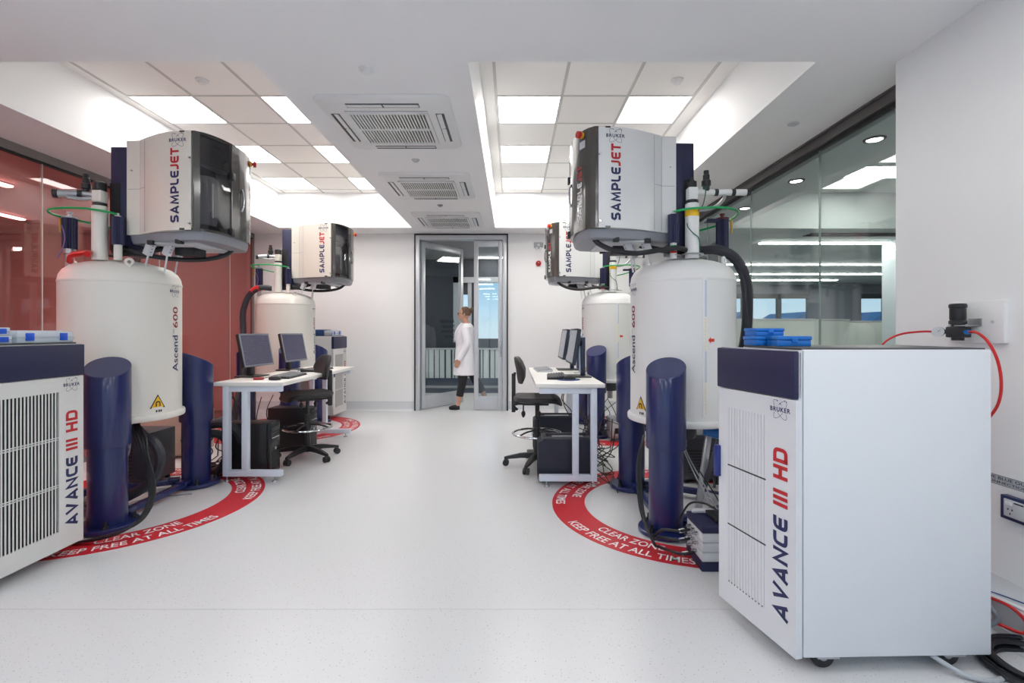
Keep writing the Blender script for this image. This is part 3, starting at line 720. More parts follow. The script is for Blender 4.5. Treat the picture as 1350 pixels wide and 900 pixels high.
    if s > 0: pts = [L(.125, .2, 2.055), L(.06, .25, 2.06), L(-.05, .27, 2.065), L(-.2, .25, 2.07), L(-.33, .15, 2.07), L(-.365, .03, 2.06), L(-.33, -.08, 2.04), L(-.2, -.1, 2.0), L(-.05, -.05, 1.96), L(.02, 0, 1.9)]
    else: pts = [L(.125, .2, 2.055), L(.06, .26, 2.065), L(-.05, .29, 2.075), L(-.2, .29, 2.075), L(-.31, .25, 2.07), L(-.345, .17, 2.06), L(-.31, .09, 2.05), L(-.2, .02, 2.03), L(-.05, -.02, 1.99), L(.02, 0, 1.92)]
    q = MB(); q.tube(pts, .0075, 8); q.build('green_hose', GREEN, t)
    if s > 0:
        q = MB(); q.tube([L(.045, .235, 1.97), L(.045, .25, 1.94), L(.01, .252, 1.9), L(-.03, .24, 1.87), L(-.05, .21, 1.80), L(-.05, .2, 1.76)], .0035, 6); q.build('sensor_wire', DGREEN, t)
        q = MB(); q.tube([L(-.05, .235, 2.22), L(-.075, .24, 2.19), L(-.06, .25, 2.11), L(-.045, .24, 2.07)], .0035, 6); q.build('sensor_wire', DGREEN, t)
        q = MB(); q.torus(L(0, .2, 1.765), (0, 0, 1), .07, .006, 30, 6); q.tube([L(.07, .2, 1.765), L(.125, .22, 1.765)], .004, 6, 1); q.tube([L(-.07, .2, 1.765), L(-.12, .15, 1.765)], .004, 6, 1); q.build('earth_strap', STEEL, t)
    else:
        q = MB(); q.tube([L(u2 - .02, v2 + .04, 1.99), L(u2 + .01, v2 + .05, 1.92), L(u2, v2 + .045, 1.85), L(u2 - .05, v2 + .04, 1.76)], .004, 6); q.build('sensor_wire', mat('violet_wire', (120, 96, 150), .5), t)
    # supports under the sample changer
    for u, v in ((.30, .12), (.42, .10), (.34, -.12)):
        q = MB(); q.tube([L(u - .05, v, 1.70 if u < .33 else 1.66), L(u - .03, v, 1.78), L(u + .03, v, 1.905)], .006, 6, 1)
        a, b = L(u - .035, v, 1.79), L(u + .02, v + .015, 1.905); d = (b - a)
        M = Matrix.Translation((a + b) / 2) @ d.to_track_quat('Z', 'Y').to_matrix().to_4x4()
        q.box(-.022, .022, -.022, .022, -d.length / 2, d.length / 2, .003, M=M); st = q.build('support_strut', mat('strut_white', (206, 208, 212), .4), t)
        q = MB()
        for k in (-.035, -.012, .012, .035): q.cyl(M @ V((0, .0222, k)), M @ V((0, .0235, k)), .004, n=8); q.cyl(M @ V((0, -.0222, k)), M @ V((0, -.0235, k)), .004, n=8)
        q.build('holes', BLKM, st)
    # shim stack under the bore
    q = MB(); q.box(-.07, .07, -.07, .07, .60, .66, .004); q.build('shim_plate', BLK, t)
    return t

# ------------------------------------------------------------------ sample changer
SMOKE = glass('smoked_cover', (0.60, 0.60, 0.61), 0.6, 0.05)
SMOKE_O = mat('smoked_plastic', (70, 67, 64), 0.16, coat=.5)
def changer(side, loc, label):
    s = 1 if side == 'r' else -1
    t = thing('sample_changer', label, 'laboratory machine', (*loc, 0), 0, 'sample changers mounted over the magnets')
    z0, z1 = 1.925, 2.58
    def P(u, v, z): return V((-s * u, -v, z))
    half = [(.09, .15), (.19, .155), (.195, .165), (.25, .195), (.255, .20), (.32, .232), (.40, .272), (.48, .30), (.56, .314), (.65, .32)]
    def side_v(u):
        for (a, b), (c, d) in zip(half, half[1:]):
            if a <= u <= c: return b + (d - b) * (u - a) / (c - a)
        return half[-1][1] if u > .6 else half[0][1]
    poly = half + [(u, -v) for u, v in half[::-1]]
    q = MB(); q.prism(poly, z0, z1, P); body = q.build('housing', WHITE if s > 0 else mat('cream_enamel', (222, 218, 208), .4, var=.01), t, 20)
    # rear panel seam and screws
    q = MB()
    for sv in (-1, 1):
        for u in (.252, .192):
            v = side_v(u) + .001; q.box(-s * u - .0012, -s * u + .0012, -sv * v - .001, -sv * v + .001, z0 + .01, z1 - .01)
        for ua, ub in ((.10, .19), (.195, .25)):
            q.add([P(ua, sv * (side_v(ua) + .0015), 2.24), P(ub, sv * (side_v(ub) + .0015), 2.24), P(ub, sv * (side_v(ub) + .0015), 2.243), P(ua, sv * (side_v(ua) + .0015), 2.243)], [(0, 1, 2, 3)])
    q.build('seam', GRY, body)
    for sv in (-1, 1):
        for z in (2.40, 1.965):
            q = MB(); q.cyl(P(.642, sv * .318, z), P(.642, sv * .335, z), .008, .006, 10); q.build('screw', CHR, body)
        q = MB(); q.cyl(P(.13, sv * .15, 2.37), P(.13, sv * .165, 2.37), .006, .005, 10); q.build('screw', CHR, body)
    # lettering on the side that faces the camera
    g = wide_word('SAMPLEJET', [6, 3], .495, .064)
    xb = -s * .535 + .032
    vv = lambda X: -(side_v(-s * X) + .0015)
    def put(x, y): X = xb - y; return V((X, vv(X), 1.975 + x))
    q = MB(); q.flat(g[0], put); q.cur = 1; q.flat(g[1], put); q.build('lettering', [INKN, INKR], body, recalc=False)
    q = MB(); xc = -s * .545 + (.008 if s > 0 else .012); q.flat(emblem2d(.125), lambda x, y: V((xc + x, vv(xc + x), 2.522 + y))); q.build('maker_emblem', INKN, body, recalc=False)
    # front cover: smoked curved door and control strip
    fr = [(.652, .318), (.668, .318), (.70, .30), (.735, .25), (.765, .18), (.785, .09), (.79, 0), (.785, -.09), (.765, -.18), (.735, -.25), (.70, -.30), (.668, -.318), (.652, -.318)]
    vr = 1 if s > 0 else -1          # viewer's right when facing the machine, along v
    # drum and back plate inside, seen dimly through the smoked cover
    q = MB(); q.box(-s * .652, -s * .66, -.30, .30, z0 + .01, z1 - .01); q.build('back_plate', DKG, t)
    q = MB(); c = P(.675, -vr * .20, 0); q.lathe([(.01, z0 + .05), (.06, z0 + .05), (.07, z0 + .10), (.07, z0 + .33), (.055, z0 + .38), (.01, z0 + .38)], 30, c); q.build('sample_drum', LTG, t)
    inn = mat('inner_grey', (96, 97, 100), .5)
    ins = [(max(.655, u - .04), v * .93) for u, v in fr]
    q = MB(); q.prism(ins, z1 - .20, z1 - .012, P); q.prism(ins, z0 + .012, z0 + .05, P); hb = [(u, v) for u, v in ins if v * vr > -.06]; hb = [(.655, -vr * .07)] + (hb if hb[0][1] * vr < hb[-1][1] * vr else hb[::-1]); q.prism(hb, z0 + .05, z1 - .20, P); q.build('inner_light_block', inn, t, 25)  # opaque filler added to stop ceiling light showing through the smoked cover
    def fx(v):
        v = max(-.318, min(.318, v)); f = fr[1:-1]
        for (a, b), (c, d) in zip(f, f[1:]):
            if d <= v <= b: return a + (c - a) * ((b - v) / (b - d) if b != d else 0)
        return .668
    def shell(va, vb, za, zb, out=0.0, th=.006, n=14):
        vs = [va + (vb - va) * i / n for i in range(n + 1)]
        o = [(fx(v) + out, v) for v in vs] + [(fx(v) + out - th, v) for v in vs[::-1]]
        return o, za, zb
    q = MB(); o, a, b = shell(-vr * .316, -vr * .09, z0 + .012, z1 - .20); q.prism(o, a, b, P); door = q.build('cover_door', SMOKE, t, 25)
    q = MB(); o, a, b = shell(-vr * .316, -vr * .09, z1 - .195, z1 - .004); q.prism(o, a, b, P); q.build('upper_cover', SMOKE, t, 25)
    q = MB(); o, a, b = shell(-vr * .085, vr * .316, z0 + .012, z1 - .004, .002, .02); q.prism(o, a, b, P); strip_ = q.build('control_strip', SMOKE_O, t, 25)
    q = MB()
    for va, vb in ((-.318, -.302), (.302, .318)): o, a, b = shell(va, vb, z0, z1 - .001, .002, .01, 3); q.prism(o, a, b, P)
    o, a, b = shell(-.317, .317, z1 - .008, z1 + .002, .001, .10, 20); q.prism(o, a, b, P)
    o, a, b = shell(-.317, .317, z0 - .002, z0 + .012, .001, .10, 20); q.prism(o, a, b, P)
    o, a, b = shell(-vr * .094, -vr * .082, z0, z1, .005, .012, 2); q.prism(o, a, b, P)
    q.build('cover_frame', SMOKE_O, t, 25)
    # handle on the door, latches, screen, stop button
    hv = vr * .03; q = MB(); q.tube([P(fx(hv) + .004, hv, 2.13), P(fx(hv) + .014, hv, 2.16), P(fx(hv) + .018, hv, 2.21), P(fx(hv) + .014, hv, 2.26), P(fx(hv) + .004, hv, 2.29)], .007, 10); q.build('handle', CHR, strip_)
    for z in (2.35, 1.955): q = MB(); x = P(fx(-vr * .088) + .004, -vr * .088, z); q.box(x.x - .014, x.x + .014, x.y - .02, x.y + .02, z - .025, z + .025, .004); q.build('latch', BLK, t)
    q = MB(); va, vb = sorted((vr * .20, vr * .275)); o, a, b = shell(va, vb, 2.455, 2.52, .004, .006, 4); q.prism(o, a, b, P); scr = q.build('display', mat('display_bezel', (40, 40, 42), .3), strip_)
    q = MB(); va, vb = sorted((vr * .21, vr * .265)); o, a, b = shell(va, vb, 2.463, 2.512, .0055, .003, 4); q.prism(o, a, b, P); q.build('screen', mat('display_grey', (196, 200, 206), .3), scr)
    ev = vr * .235; x = P(fx(ev), ev, 2.552); d = P(1, vr * .5, 0).normalized()
    q = MB(); q.cyl(x, x + d * .012, .021, .021, 18); eb = q.build('stop_button', YEL, strip_)
    q = MB(); q.cyl(x + d * .012, x + d * .022, .012, .012, 14); q.cyl(x + d * .022, x + d * .042, .025, .022, 20); q.build('button_cap', REDP, eb)
    g = wide_word('SAMPLEJET', [6, 3], .37, .052)
    v0 = .205 * vr
    def putf(x, y):
        v = v0 - vr * .03 + y * 1.0 * (-1 if False else 1) * (1 if vr < 0 else 1)
        # text runs upward; letter tops point to the viewer's left
        v = v0 + vr * (.026 - y); return P(fx(v) + .0035, v, 1.99 + x)
    q = MB(); q.flat(g[0], putf); q.cur = 1; q.flat(g[1], putf); q.build('lettering', [INKW, INKR], strip_, recalc=False)
    # tray under the housing with a rounded nose
    tr = [(.10, .12), (.25, .17), (.40, .24), (.62, .285), (.70, .27), (.745, .18), (.755, 0)]
    trp = tr + [(u, -v) for u, v in tr[::-1][1:]]
    def TR(k, z): return [P(.4 + (u - .4) * k, v * k, z) for u, v in trp]
    q = MB(); q.loft([TR(.90, 1.862), TR(.97, 1.866), TR(1.0, 1.885), TR(1.02, z0 - .001)]); q.build('base_tray', mat('tray_grey', (140, 143, 150), .35), t, 25)
    q = MB(); q.box(-s * .30, -s * .62, -.20, .20, 1.852, 1.864, .003); q.build('tray_panel', mat('tray_light', (200, 204, 208), .35), t)
    for u, v in ((.30, .2), (.52, .24), (.30, -.2), (.52, -.24)): q = MB(); c = P(u, v, 1.87); q.box(c.x - .02, c.x + .02, c.y - .02, c.y + .02, 1.845, 1.875, .004); q.build('tray_foot', BLK, t)
    # mounting post
    q = MB(); q.box(s * .04, -s * .09, -.13, .13, 1.80, 2.545, .006); post = q.build('mounting_post', NAVYP, t)
    q = MB(); q.box(s * .043, -s * .03, -.132, -.05, 1.82, 2.29, .002); q.build('post_recess', BLKM, post)
    # connector block and its cable loom under the tray
    q = MB(); q.box(-s * .36, -s * .50, -.06, .08, 1.80, 1.855, .004); q.build('connector_block', BLK, t)
    q = MB(); pts = [P(.66, vr * .0 + .2, 1.875), P(.62, .22, 1.83), P(.52, .24, 1.785), P(.38, .24, 1.77), P(.22, .26, 1.79), P(.10, .26, 1.80), P(-.02, .12, 1.79), P(-.06, .0, 1.79)]
    if s < 0: pts = [P(.66, -.16, 1.89), P(.60, -.15, 1.83), P(.48, -.1, 1.79), P(.34, 0, 1.775), P(.20, .10, 1.79), P(.08, .14, 1.83), P(.0, .1, 1.85)]
    q.tube(pts, .017, 10); q.build('cable_loom', CABLE, t)
    q = MB(); q.tube([P(.30, .02, 1.86), P(.18, .10, 1.815), P(.05, .12, 1.80), P(-.10, .05, 1.80)], .02, 10); q.build('cable_loom', CABLE, t)
    return t

mr = magnet('r', MAGS['nr'], 'white magnet tank on navy columns with level strip, in front by the clear glass')
mf = copy_tree(mr); mf.location = (*MAGS['fr'], 0); mf['label'] = 'white magnet tank with level strip, behind the bench by the clear glass and half hidden'
ml = magnet('l', MAGS['nl'], 'cream magnet tank on navy columns, in front of the red glass beside the vented cabinet')
mg = copy_tree(ml); mg.location = (*MAGS['fl'], 0); mg['label'] = 'cream magnet tank behind the bench with two monitors, near the end of the red glass'
cr = changer('r', MAGS['nr'], 'large white boxy sample changer with yellow-banded turret behind it, beside the clear glass')
cf = copy_tree(cr); cf.location = (MAGS['fr'][0] - .03, MAGS['fr'][1], 0); cf['label'] = 'smaller-looking white sample changer half hidden behind the front one by the clear glass'
cl = changer('l', (MAGS['nl'][0] + .055, MAGS['nl'][1]), 'large cream boxy sample changer with smoked cover, in front of the red glass')
cg = copy_tree(cl); cg.location = (MAGS['fl'][0] + .055, MAGS['fl'][1], 0); cg['label'] = 'cream boxy sample changer seen against the white end wall beyond the monitors'

# ------------------------------------------------------------------ thick hoses
def hose(name, label, cat, pts, r, ma=RUBBER, group=None, rib=False, kind_part=None):
    q = MB(); q.tube(pts, r, 10, 8)
    o = q.build(name, ma); tag(o, label, cat, group); return o
x, y = MAGS['nr']
hose('insulated_hose', 'thick dark insulated hose curving down behind the front tank beside the clear glass', 'hose', [(x + .12, y - .02, 1.83), (x + .22, y - .08, 1.82), (x + .33, y - .10, 1.76), (x + .42, y - .07, 1.62), (x + .46, y - .02, 1.40), (x + .47, y + .05, 1.15), (x + .47, y + .22, .9), (x + .46, y + .34, .6), (x + .44, y + .4, .3), (x + .44, y + .42, .035)], .036)
hose('cable_bundle', 'slim black cable running inside the curve of the thick insulated hose', 'cable', [(x + .34, y - .06, 1.74), (x + .375, y - .13, 1.60), (x + .385, y - .14, 1.45), (x + .42, y - .10, 1.25), (x + .43, y - .02, 1.0), (x + .42, y + .22, .7), (x + .40, y + .35, .35), (x + .40, y + .40, .012)], .011)
x, y = MAGS['fl']
hose('insulated_hose', 'thick black hose arching off the rear tank against the red glass', 'hose', [(x - .08, y - .2, 1.79), (x - .2, y - .26, 1.79), (x - .33, y - .26, 1.70), (x - .41, y - .25, 1.50), (x - .41, y - .25, 1.28), (x - .38, y - .30, 1.05), (x - .36, y - .36, .7), (x - .36, y - .5, .35), (x - .36, y - .55, .04)], .035)
q = MB(); q.tube([(x - .20, y - .26, 1.79), (x - .25, y - .262, 1.775), (x - .29, y - .262, 1.745)], .038, 10); tag(q.build('red_strap', REDP), 'red strap wrapped over the hose on the rear cream tank', 'strap')
x, y = MAGS['nl']
q = MB(); q.tube([(x - .26, y - .14, 1.74), (x - .20, y - .19, 1.775), (x - .1, y - .22, 1.785), (x - .02, y - .27, 1.78), (x + .0, y - .3, 1.765)], .02, 10); tag(q.build('red_strap', REDP), 'red strap lying on top of the front cream tank by the turret', 'strap')
hose('insulated_hose', 'thick black hose dropping behind the front cream tank to the floor', 'hose', [(-2.68, 3.42, .585), (-2.60, 3.40, .52), (-2.50, 3.38, .47), (-2.45, 3.37, .375), (-2.475, 3.36, .25), (-2.56, 3.34, .165), (-2.7, 3.3, .10), (-2.95, 3.3, .05), (-3.25, 3.36, .042)], .036)
hose('insulated_hose', 'lower thick black hose sagging between the navy column and the bench', 'hose', [(-2.74, 4.02, .32), (-2.64, 4.12, .37), (-2.54, 4.19, .36), (-2.46, 4.20, .27), (-2.46, 4.16, .15), (-2.55, 4.2, .05), (-2.7, 4.35, .04)], .036)
hose('insulated_hose', 'thick black hose bent behind the navy column and the white bench leg', 'hose', [(x + .18, y + .62, .44), (x + .36, y + .62, .46), (x + .46, y + .66, .38), (x + .47, y + .72, .2), (x + .40, y + .8, .05), (x + .2, y + .95, .04)], .036)
# ------------------------------------------------------------------ consoles
def console(label, loc, rz, W, D, ajar=0.0, group='electronics cabinets with navy fascia', gaps_dark=True, shade=WHITE):
    """front in local -y, viewer's right = +x; origin at the front corner on the viewer's left"""
    t = thing('console_cabinet', label, 'cabinet', loc, rz, group)
    z0, z1 = .06, 1.184; dt = .028
    q = MB(); q.box(0, W, dt + .003, D, z0, z1, .006); body = q.build('body', shade, t)
    q = MB(); q.box(.012, W - .012, .03, D - .012, z1 - .004, z1 + .006, .002); q.build('top_plate', DKG, t)
    # door built round its hinge at x = W
    d = bpy.data.objects.new('door', None); COL.objects.link(d); d.parent = t; d.location = (W, dt, 0); d.rotation_euler = (0, 0, ajar)
    gx0, gx1 = -W * .86, -.15; gz0, gz1 = .16, .92; th = dt
    q = MB(); q.box(-W, 0, -th, -th + .012, z0, gz0, 0); q.box(-W, 0, -th, -th + .012, gz1, 1.0, 0); q.box(-W, gx0, -th, -th + .012, gz0, gz1); q.box(gx1, 0, -th, -th + .012, gz0, gz1)
    q.box(-W, 0, -th + .012, -.001, z0, z1 - .002)
    q.build('door_panel', shade, d)
    q = MB(); q.box(gx0, gx1, -th + .0105, -th + .0122, gz0, gz1); q.build('vent_shadow', BLKM if gaps_dark else mat('vent_white', (232, 233, 235), .5), d)
    if not gaps_dark:
        q = MB()
        for z in (.41, .668): q.box(gx0, gx1, -th - .0006, -th + .0115, z - .0028, z + .0028)
        for i in range(int((gx1 - gx0) / .0182)): q.box(gx0 + .0182 * i + .006, gx0 + .0182 * i + .011, -th - .0006, -th + .01, gz0 - .003, gz0 + .003)
        q.build('vent_gap', BLKM, d)
    n = int(round((gx1 - gx0) / .0182)); p = (gx1 - gx0) / n; q = MB()
    if not gaps_dark:
        for x in (gx0, gx1): q.box(x - p * .45, x + p * .45, -th + .0003, -th + .003, gz0, gz1)
    for i in range(1, n): x = gx0 + p * i; hw_ = .21 if gaps_dark else .44; q.box(x - p * hw_, x + p * hw_, -th, -th + (.002 if gaps_dark else .003), gz0, gz1)
    for z in ((.41, .668) if gaps_dark else ()): q.box(gx0, gx1, -th, -th + .004, z - .008, z - .003); q.box(gx0, gx1, -th, -th + .004, z + .003, z + .008)
    q.build('vent_slats', shade, d)
    q = MB(); q.box(-W - .003, .0, -th - .008, -.001, 1.004, z1 - .006, .005); q.build('fascia', NAVYP, d)
    g = wide_word('AVANCE III HD', [6, 7], .645, .072, shear=0.0); xb = -.038
    q = MB(); q.flat(g[0], lambda x, y: V((xb - y, -th - .0012, .165 + x))); q.cur = 1; q.flat(g[1], lambda x, y: V((xb - y, -th - .0012, .165 + x))); q.build('lettering', [INKN, INKR], d, recalc=False)
    q = MB(); q.flat(emblem2d(.10), lambda x, y: V((-.075 + x, -th - .0012, .955 + y))); q.build('maker_emblem', INKN, d, recalc=False)
    if ajar:
        q = MB(); q.box(-W - .012, -W + .014, -th - .02, -th + .012, .60, .74, .005); q.build('latch_handle', mat('latch_blue', (30, 48, 120), .4), d)
        q = MB(); q.box(-W - .006, -W, -.02, -.008, 1.03, 1.10, .002); q.build('hinge_block', BLK, d)
    else:
        q = MB(); q.box(-W + .012, -W + .03, -th - .012, -th, .60, .74, .004); q.build('latch_handle', mat('latch_blue', (30, 48, 120), .4), d)
    for x, y in ((.06, .13), (W - .05, .13), (.06, D - .13), (W - .05, D - .13)):
        q = MB(); q.cyl((x - .014, y, .042), (x + .014, y, .042), .042, n=22); ca = q.build('caster', BLK, t)
        q = MB(); q.cyl((x - .017, y, .042), (x + .017, y, .042), .016, n=14); q.build('hub', GRY, ca)
        q = MB(); q.box(x - .045, x + .045, y - .04, y + .04, .052, .0605, .001); q.box(x - .02, x + .02, y - .015, y + .02, .035, .055, .002); q.build('fork', STEEL, ca)
    return t
c1 = console('white cabinet with its tall door ajar, beside the pier wall regulator', (1.019, 2.20, 0), R(-90 + 1.4), .44, .735, R(11.2), gaps_dark=False, shade=mat('cabinet_cool_white', (214, 217, 221), .4, var=.01))
c2 = console('white cabinet with dark vertical vents, close by the front cream magnet', (-2.464, 2.24, 0), R(90), .54, .73, 0, shade=mat('cabinet_grey_white', (214, 214, 212), .4, var=.01))
c3 = copy_tree(c2); c3.location = (-2.53, 6.85, 0); c3['label'] = 'white vented cabinet standing against the end wall behind the bench stool'

# plastic boxes on the cabinets
def flat_case(label, x, y, z, w, d, h, rz, group):
    t = thing('organizer_case', label, 'storage box', (x, y, z), rz, group)
    q = MB(); q.box(-w / 2, w / 2, -d / 2, d / 2, 0, h * .45, .004); q.box(-w / 2 - .004, w / 2 + .004, -d / 2 - .004, d / 2 + .004, h * .42, h * .5, .002); q.build('tray', mat('clear_plastic', (190, 202, 212), .2), t)
    q = MB(); q.box(-w / 2, w / 2, -d / 2, d / 2, h * .5, h, .004); q.box(-w / 2 + .03, w / 2 - .03, -d / 2 + .03, d / 2 - .03, h - .001, h + .004, .002); q.build('lid', mat('clear_lid', (206, 214, 222), .2), t)
    for k in (-.3, .3):
        q = MB(); q.box(w / 2, w / 2 + .006, k * d - .022, k * d + .022, h * .2, h * .85, .002); q.build('latch', BLUEL, t)
    return t
g = 'clear cases with blue latches'
flat_case('clear flat case with blue latches lying alone beside the two-case stack', -2.64, 2.605, 1.19, .27, .315, .062, 0, g)
flat_case('clear flat case with blue latches, bottom of the two-case stack on the vented cabinet', -2.64, 2.315, 1.19, .27, .22, .040, 0, g)
flat_case('clear flat case with blue latches, top of the two-case stack on the vented cabinet', -2.65, 2.315, 1.231, .27, .22, .040, 0, g)
def blue_box(label, x, y, z, w, d, h, rz, grp='blue boxes on the white cabinet', ma=BLUEB):
    t = thing('storage_box', label, 'storage box', (x, y, z), rz, grp)
    q = MB(); q.box(-w / 2, w / 2, -d / 2, d / 2, 0, h * .6, .003); q.build('body', ma, t)
    q = MB(); q.box(-w / 2 - .003, w / 2 + .003, -d / 2 - .003, d / 2 + .003, h * .6, h, .004); q.build('lid', ma, t)
    q = MB(); q.box(-.012, .012, -d / 2 - .007, -d / 2 - .003, h * .35, h * .8, .002); q.build('clasp', ma, t)
blue_box('blue lidded box under its twin on the cabinet with the open door', 1.105, 2.13, 1.19, .12, .10, .04, .05)
blue_box('blue lidded box on top of its twin on the cabinet with the open door', 1.108, 2.128, 1.231, .12, .10, .034, .05)
blue_box('single low blue box lying in front of the two-box stack on the white cabinet', 1.155, 2.02, 1.19, .135, .09, .042, -.03)
blue_box('small dark blue box on the far vented cabinet', -2.80, 7.12, 1.19, .16, .3, .09, 0, 'boxes on the far vented cabinet', mat('dark_blue_plastic', (40, 76, 130), .4))
flat_case('pale clear case beside the dark blue box on the far cabinet', -2.63, 7.10, 1.19, .12, .34, .075, 0, 'boxes on the far vented cabinet')

# ------------------------------------------------------------------ benches
DTOP = .832
BW = mat('bench_white', (232, 230, 226), .35, var=.01); FRW = mat('frame_white', (214, 222, 234), .35, var=.01)
def bench(label, side, xb, xa, y0, y1):
    """xb = back edge (tank side), xa = aisle edge"""
    t = thing('laboratory_bench', label, 'table', ((xa + xb) / 2, (y0 + y1) / 2, 0), 0, 'white benches with steel frames')
    w = abs(xa - xb) / 2; l = (y1 - y0) / 2; s = 1 if xa > xb else -1      # +x local towards aisle when s = 1
    q = MB(); q.box(-w, w, -l, l, DTOP - .032, DTOP, .003); q.build('tabletop', BW, t)
    h = .025
    for e in (-1, 1):
        yc = e * (l - .05)
        q = MB(); xk = -s * (w - .085); xm = s * (-.045); xf = s * (w - .03)
        q.box(xk - h, xk + h, yc - h, yc + h, .045, DTOP - .032, .004); q.box(xm - h, xm + h, yc - h, yc + h, .094, DTOP - .081, .004)
        q.box(xk + s * h, xf, yc - h, yc + h, .045, .095, .004); q.box(xk + s * h, xf, yc - h, yc + h, DTOP - .082, DTOP - .032, .004)
        fr = q.build('leg_frame', FRW, t)
        for x in (xk, xf - s * .06):
            q = MB(); q.cyl((x, yc, .012), (x, yc, .05), .006, n=10); q.cyl((x, yc, 0), (x, yc, .012), .024, .018, 16); q.build('levelling_foot', STEEL, fr)
    q = MB(); q.box(-s * (w - .085) - .015, -s * (w - .085) + .015, -l + .07, l - .07, DTOP - .08, DTOP - .035, .003); q.build('rear_beam', FRW, t)
    return t
bench('white bench in front of the red glass carrying two tilted monitors', 'l', -2.465, -1.89, 3.99, 5.80)
bench('white bench beside the clear glass side magnets with two edge-on monitors', 'r', .745, .19, 3.86, 5.65)

# ------------------------------------------------------------------ monitors, keyboards, towers
def screen_mat(name, base, hi, s):
    m = bpy.data.materials.new(name); m.use_nodes = True; nt = m.node_tree; b = nt.nodes['Principled BSDF']; N = nt.nodes.new; L = nt.links.new
    tc = N('ShaderNodeTexCoord'); mp = N('ShaderNodeMapping'); mp.inputs['Scale'].default_value = (1, 9, 14)
    br = N('ShaderNodeTexBrick'); br.inputs['Scale'].default_value = 1.0; br.inputs['Color1'].default_value = lin(base); br.inputs['Color2'].default_value = lin(hi); br.inputs['Mortar'].default_value = lin([c * .8 for c in base])
    br.inputs['Mortar Size'].default_value = .02; br.inputs['Bias'].default_value = -.7
    sp = N('ShaderNodeSeparateXYZ'); cb = N('ShaderNodeCombineXYZ'); L(tc.outputs['Object'], mp.inputs[0]); L(mp.outputs[0], sp.inputs[0]); L(sp.outputs[1], cb.inputs[0]); L(sp.outputs[2], cb.inputs[1]); L(cb.outputs[0], br.inputs['Vector'])
    L(br.outputs['Color'], b.inputs['Emission Color']); b.inputs['Emission Strength'].default_value = s; b.inputs['Base Color'].default_value = (.01, .01, .012, 1); b.inputs['Roughness'].default_value = .25
    return m
SCR = screen_mat('lit_screen', (72, 68, 90), (98, 92, 116), .75)
SCRG = screen_mat('lit_screen_grey', (112, 114, 122), (132, 134, 142), .8)
def monitor(label, x, y, rz, w, h, zc, tilt, scr, style, group):
    """faces local +x"""
    t = thing('monitor', label, 'monitor', (x, y, DTOP), rz, group)
    M = Matrix.Translation((0, 0, zc)) @ Matrix.Rotation(-R(tilt), 4, 'Y')
    q = MB(); q.box(-.034, -.002, -w / 2, w / 2, -h / 2, h / 2, .006, M=M); q.box(-.055, -.03, -w * .3, w * .3, -h * .33, h * .33, .012, M=M)
    hd = q.build('display', BLK if style == 'dark' else mat('monitor_blue_black', (40, 48, 66), .4), t)
    q = MB(); b = .016
    for s in (-1, 1): q.box(-.006, .001, s * w / 2, s * (w / 2 - b), -h / 2, h / 2, .002, M=M); q.box(-.006, .001, -w / 2, w / 2, s * h / 2, s * (h / 2 - b), .002, M=M)
    q.build('bezel', mat('bezel_silver', (120, 124, 132), .35) if style == 'dark' else mat('bezel_dark', (38, 40, 46), .35), hd)
    q = MB(); q.box(-.004, -.0005, -w / 2 + b, w / 2 - b, -h / 2 + b, h / 2 - b, M=M); q.build('screen', scr, hd)
    ma = BLK if style == 'dark' else mat('stand_blue_black', (44, 56, 82), .4)
    if style == 'dark':
        q = MB(); q.box(-.085, -.05, -.035, .035, .012, zc + .02, .006); q.build('stand', ma, t)
        q = MB(); q.box(-.15, .05, -.12, .12, 0, .014, .006); q.build('base', ma, t)
    else:
        q = MB(); q.box(-.125, -.085, -.03, .03, .012, zc + .08, .003); q.build('stand', ma, t)
        q = MB(); q.box(-.10, -.04, -.03, .03, zc - .0, zc + .05, .004); q.build('neck', BLK, t)
        q = MB(); q.box(-.17, .06, -.12, .12, 0, .012, .004); q.build('base', mat('stand_base', (52, 52, 54), .4), t)
    return t
gm = 'monitors on the benches'
monitor('black monitor with lit purple-grey screen, first on the bench by the red glass', -2.37, 4.50, R(-3), .47, .305, .25, 11, SCR, 'dark', gm)
monitor('black monitor with purple screen, second on the bench by the red glass', -2.36, 5.25, R(-3), .47, .305, .25, 11, SCR, 'dark', gm)
monitor('slim tilted monitor with tall blue-black post, at the open end of the other bench', .553, 4.50, R(180), .50, .325, .285, 9, SCRG, 'blue', gm)
monitor('slim tilted monitor further along the bench, overlapped by the one before it', .555, 5.32, R(180), .50, .325, .285, 9, SCRG, 'blue', gm)
KEYM = mat('key_grey', (120, 122, 126), .5); KEYB = mat('key_black', (58, 60, 64), .5)
def keyboard(label, x, y, rz, base, keym):
    t = thing('keyboard', label, 'keyboard', (x, y, DTOP), rz, 'keyboards on the benches')
    q = MB(); q.loft([[V((-.08, -.22, 0)), V((.08, -.22, 0)), V((.08, -.22, .012)), V((-.08, -.22, .026))], [V((-.08, .22, 0)), V((.08, .22, 0)), V((.08, .22, .012)), V((-.08, .22, .026))]]); q.build('body', base, t)
    q = MB()
    for r in range(6):
        for k in range(18):
            xx = .062 - r * .0245; yy = -.205 + k * .0238; z = .012 + (.08 - xx) / .16 * .014
            q.box(xx - .010, xx + .010, yy + .0015, yy + .0215, z - .002, z + .008, .0015, 1)
    q.build('keys', keym, t)
    return t
keyboard('grey keyboard in front of the first monitor by the red glass', -2.06, 4.48, R(4), BLK, KEYM)
keyboard('grey keyboard in front of the second monitor by the red glass', -2.10, 5.22, R(-3), BLK, KEYM)
keyboard('black keyboard near the open end of the bench by the clear glass side', .40, 4.42, R(176), BLK, KEYB)
keyboard('pale keyboard further along the bench by the clear glass side', .33, 5.2, R(183), LTG, GRY)
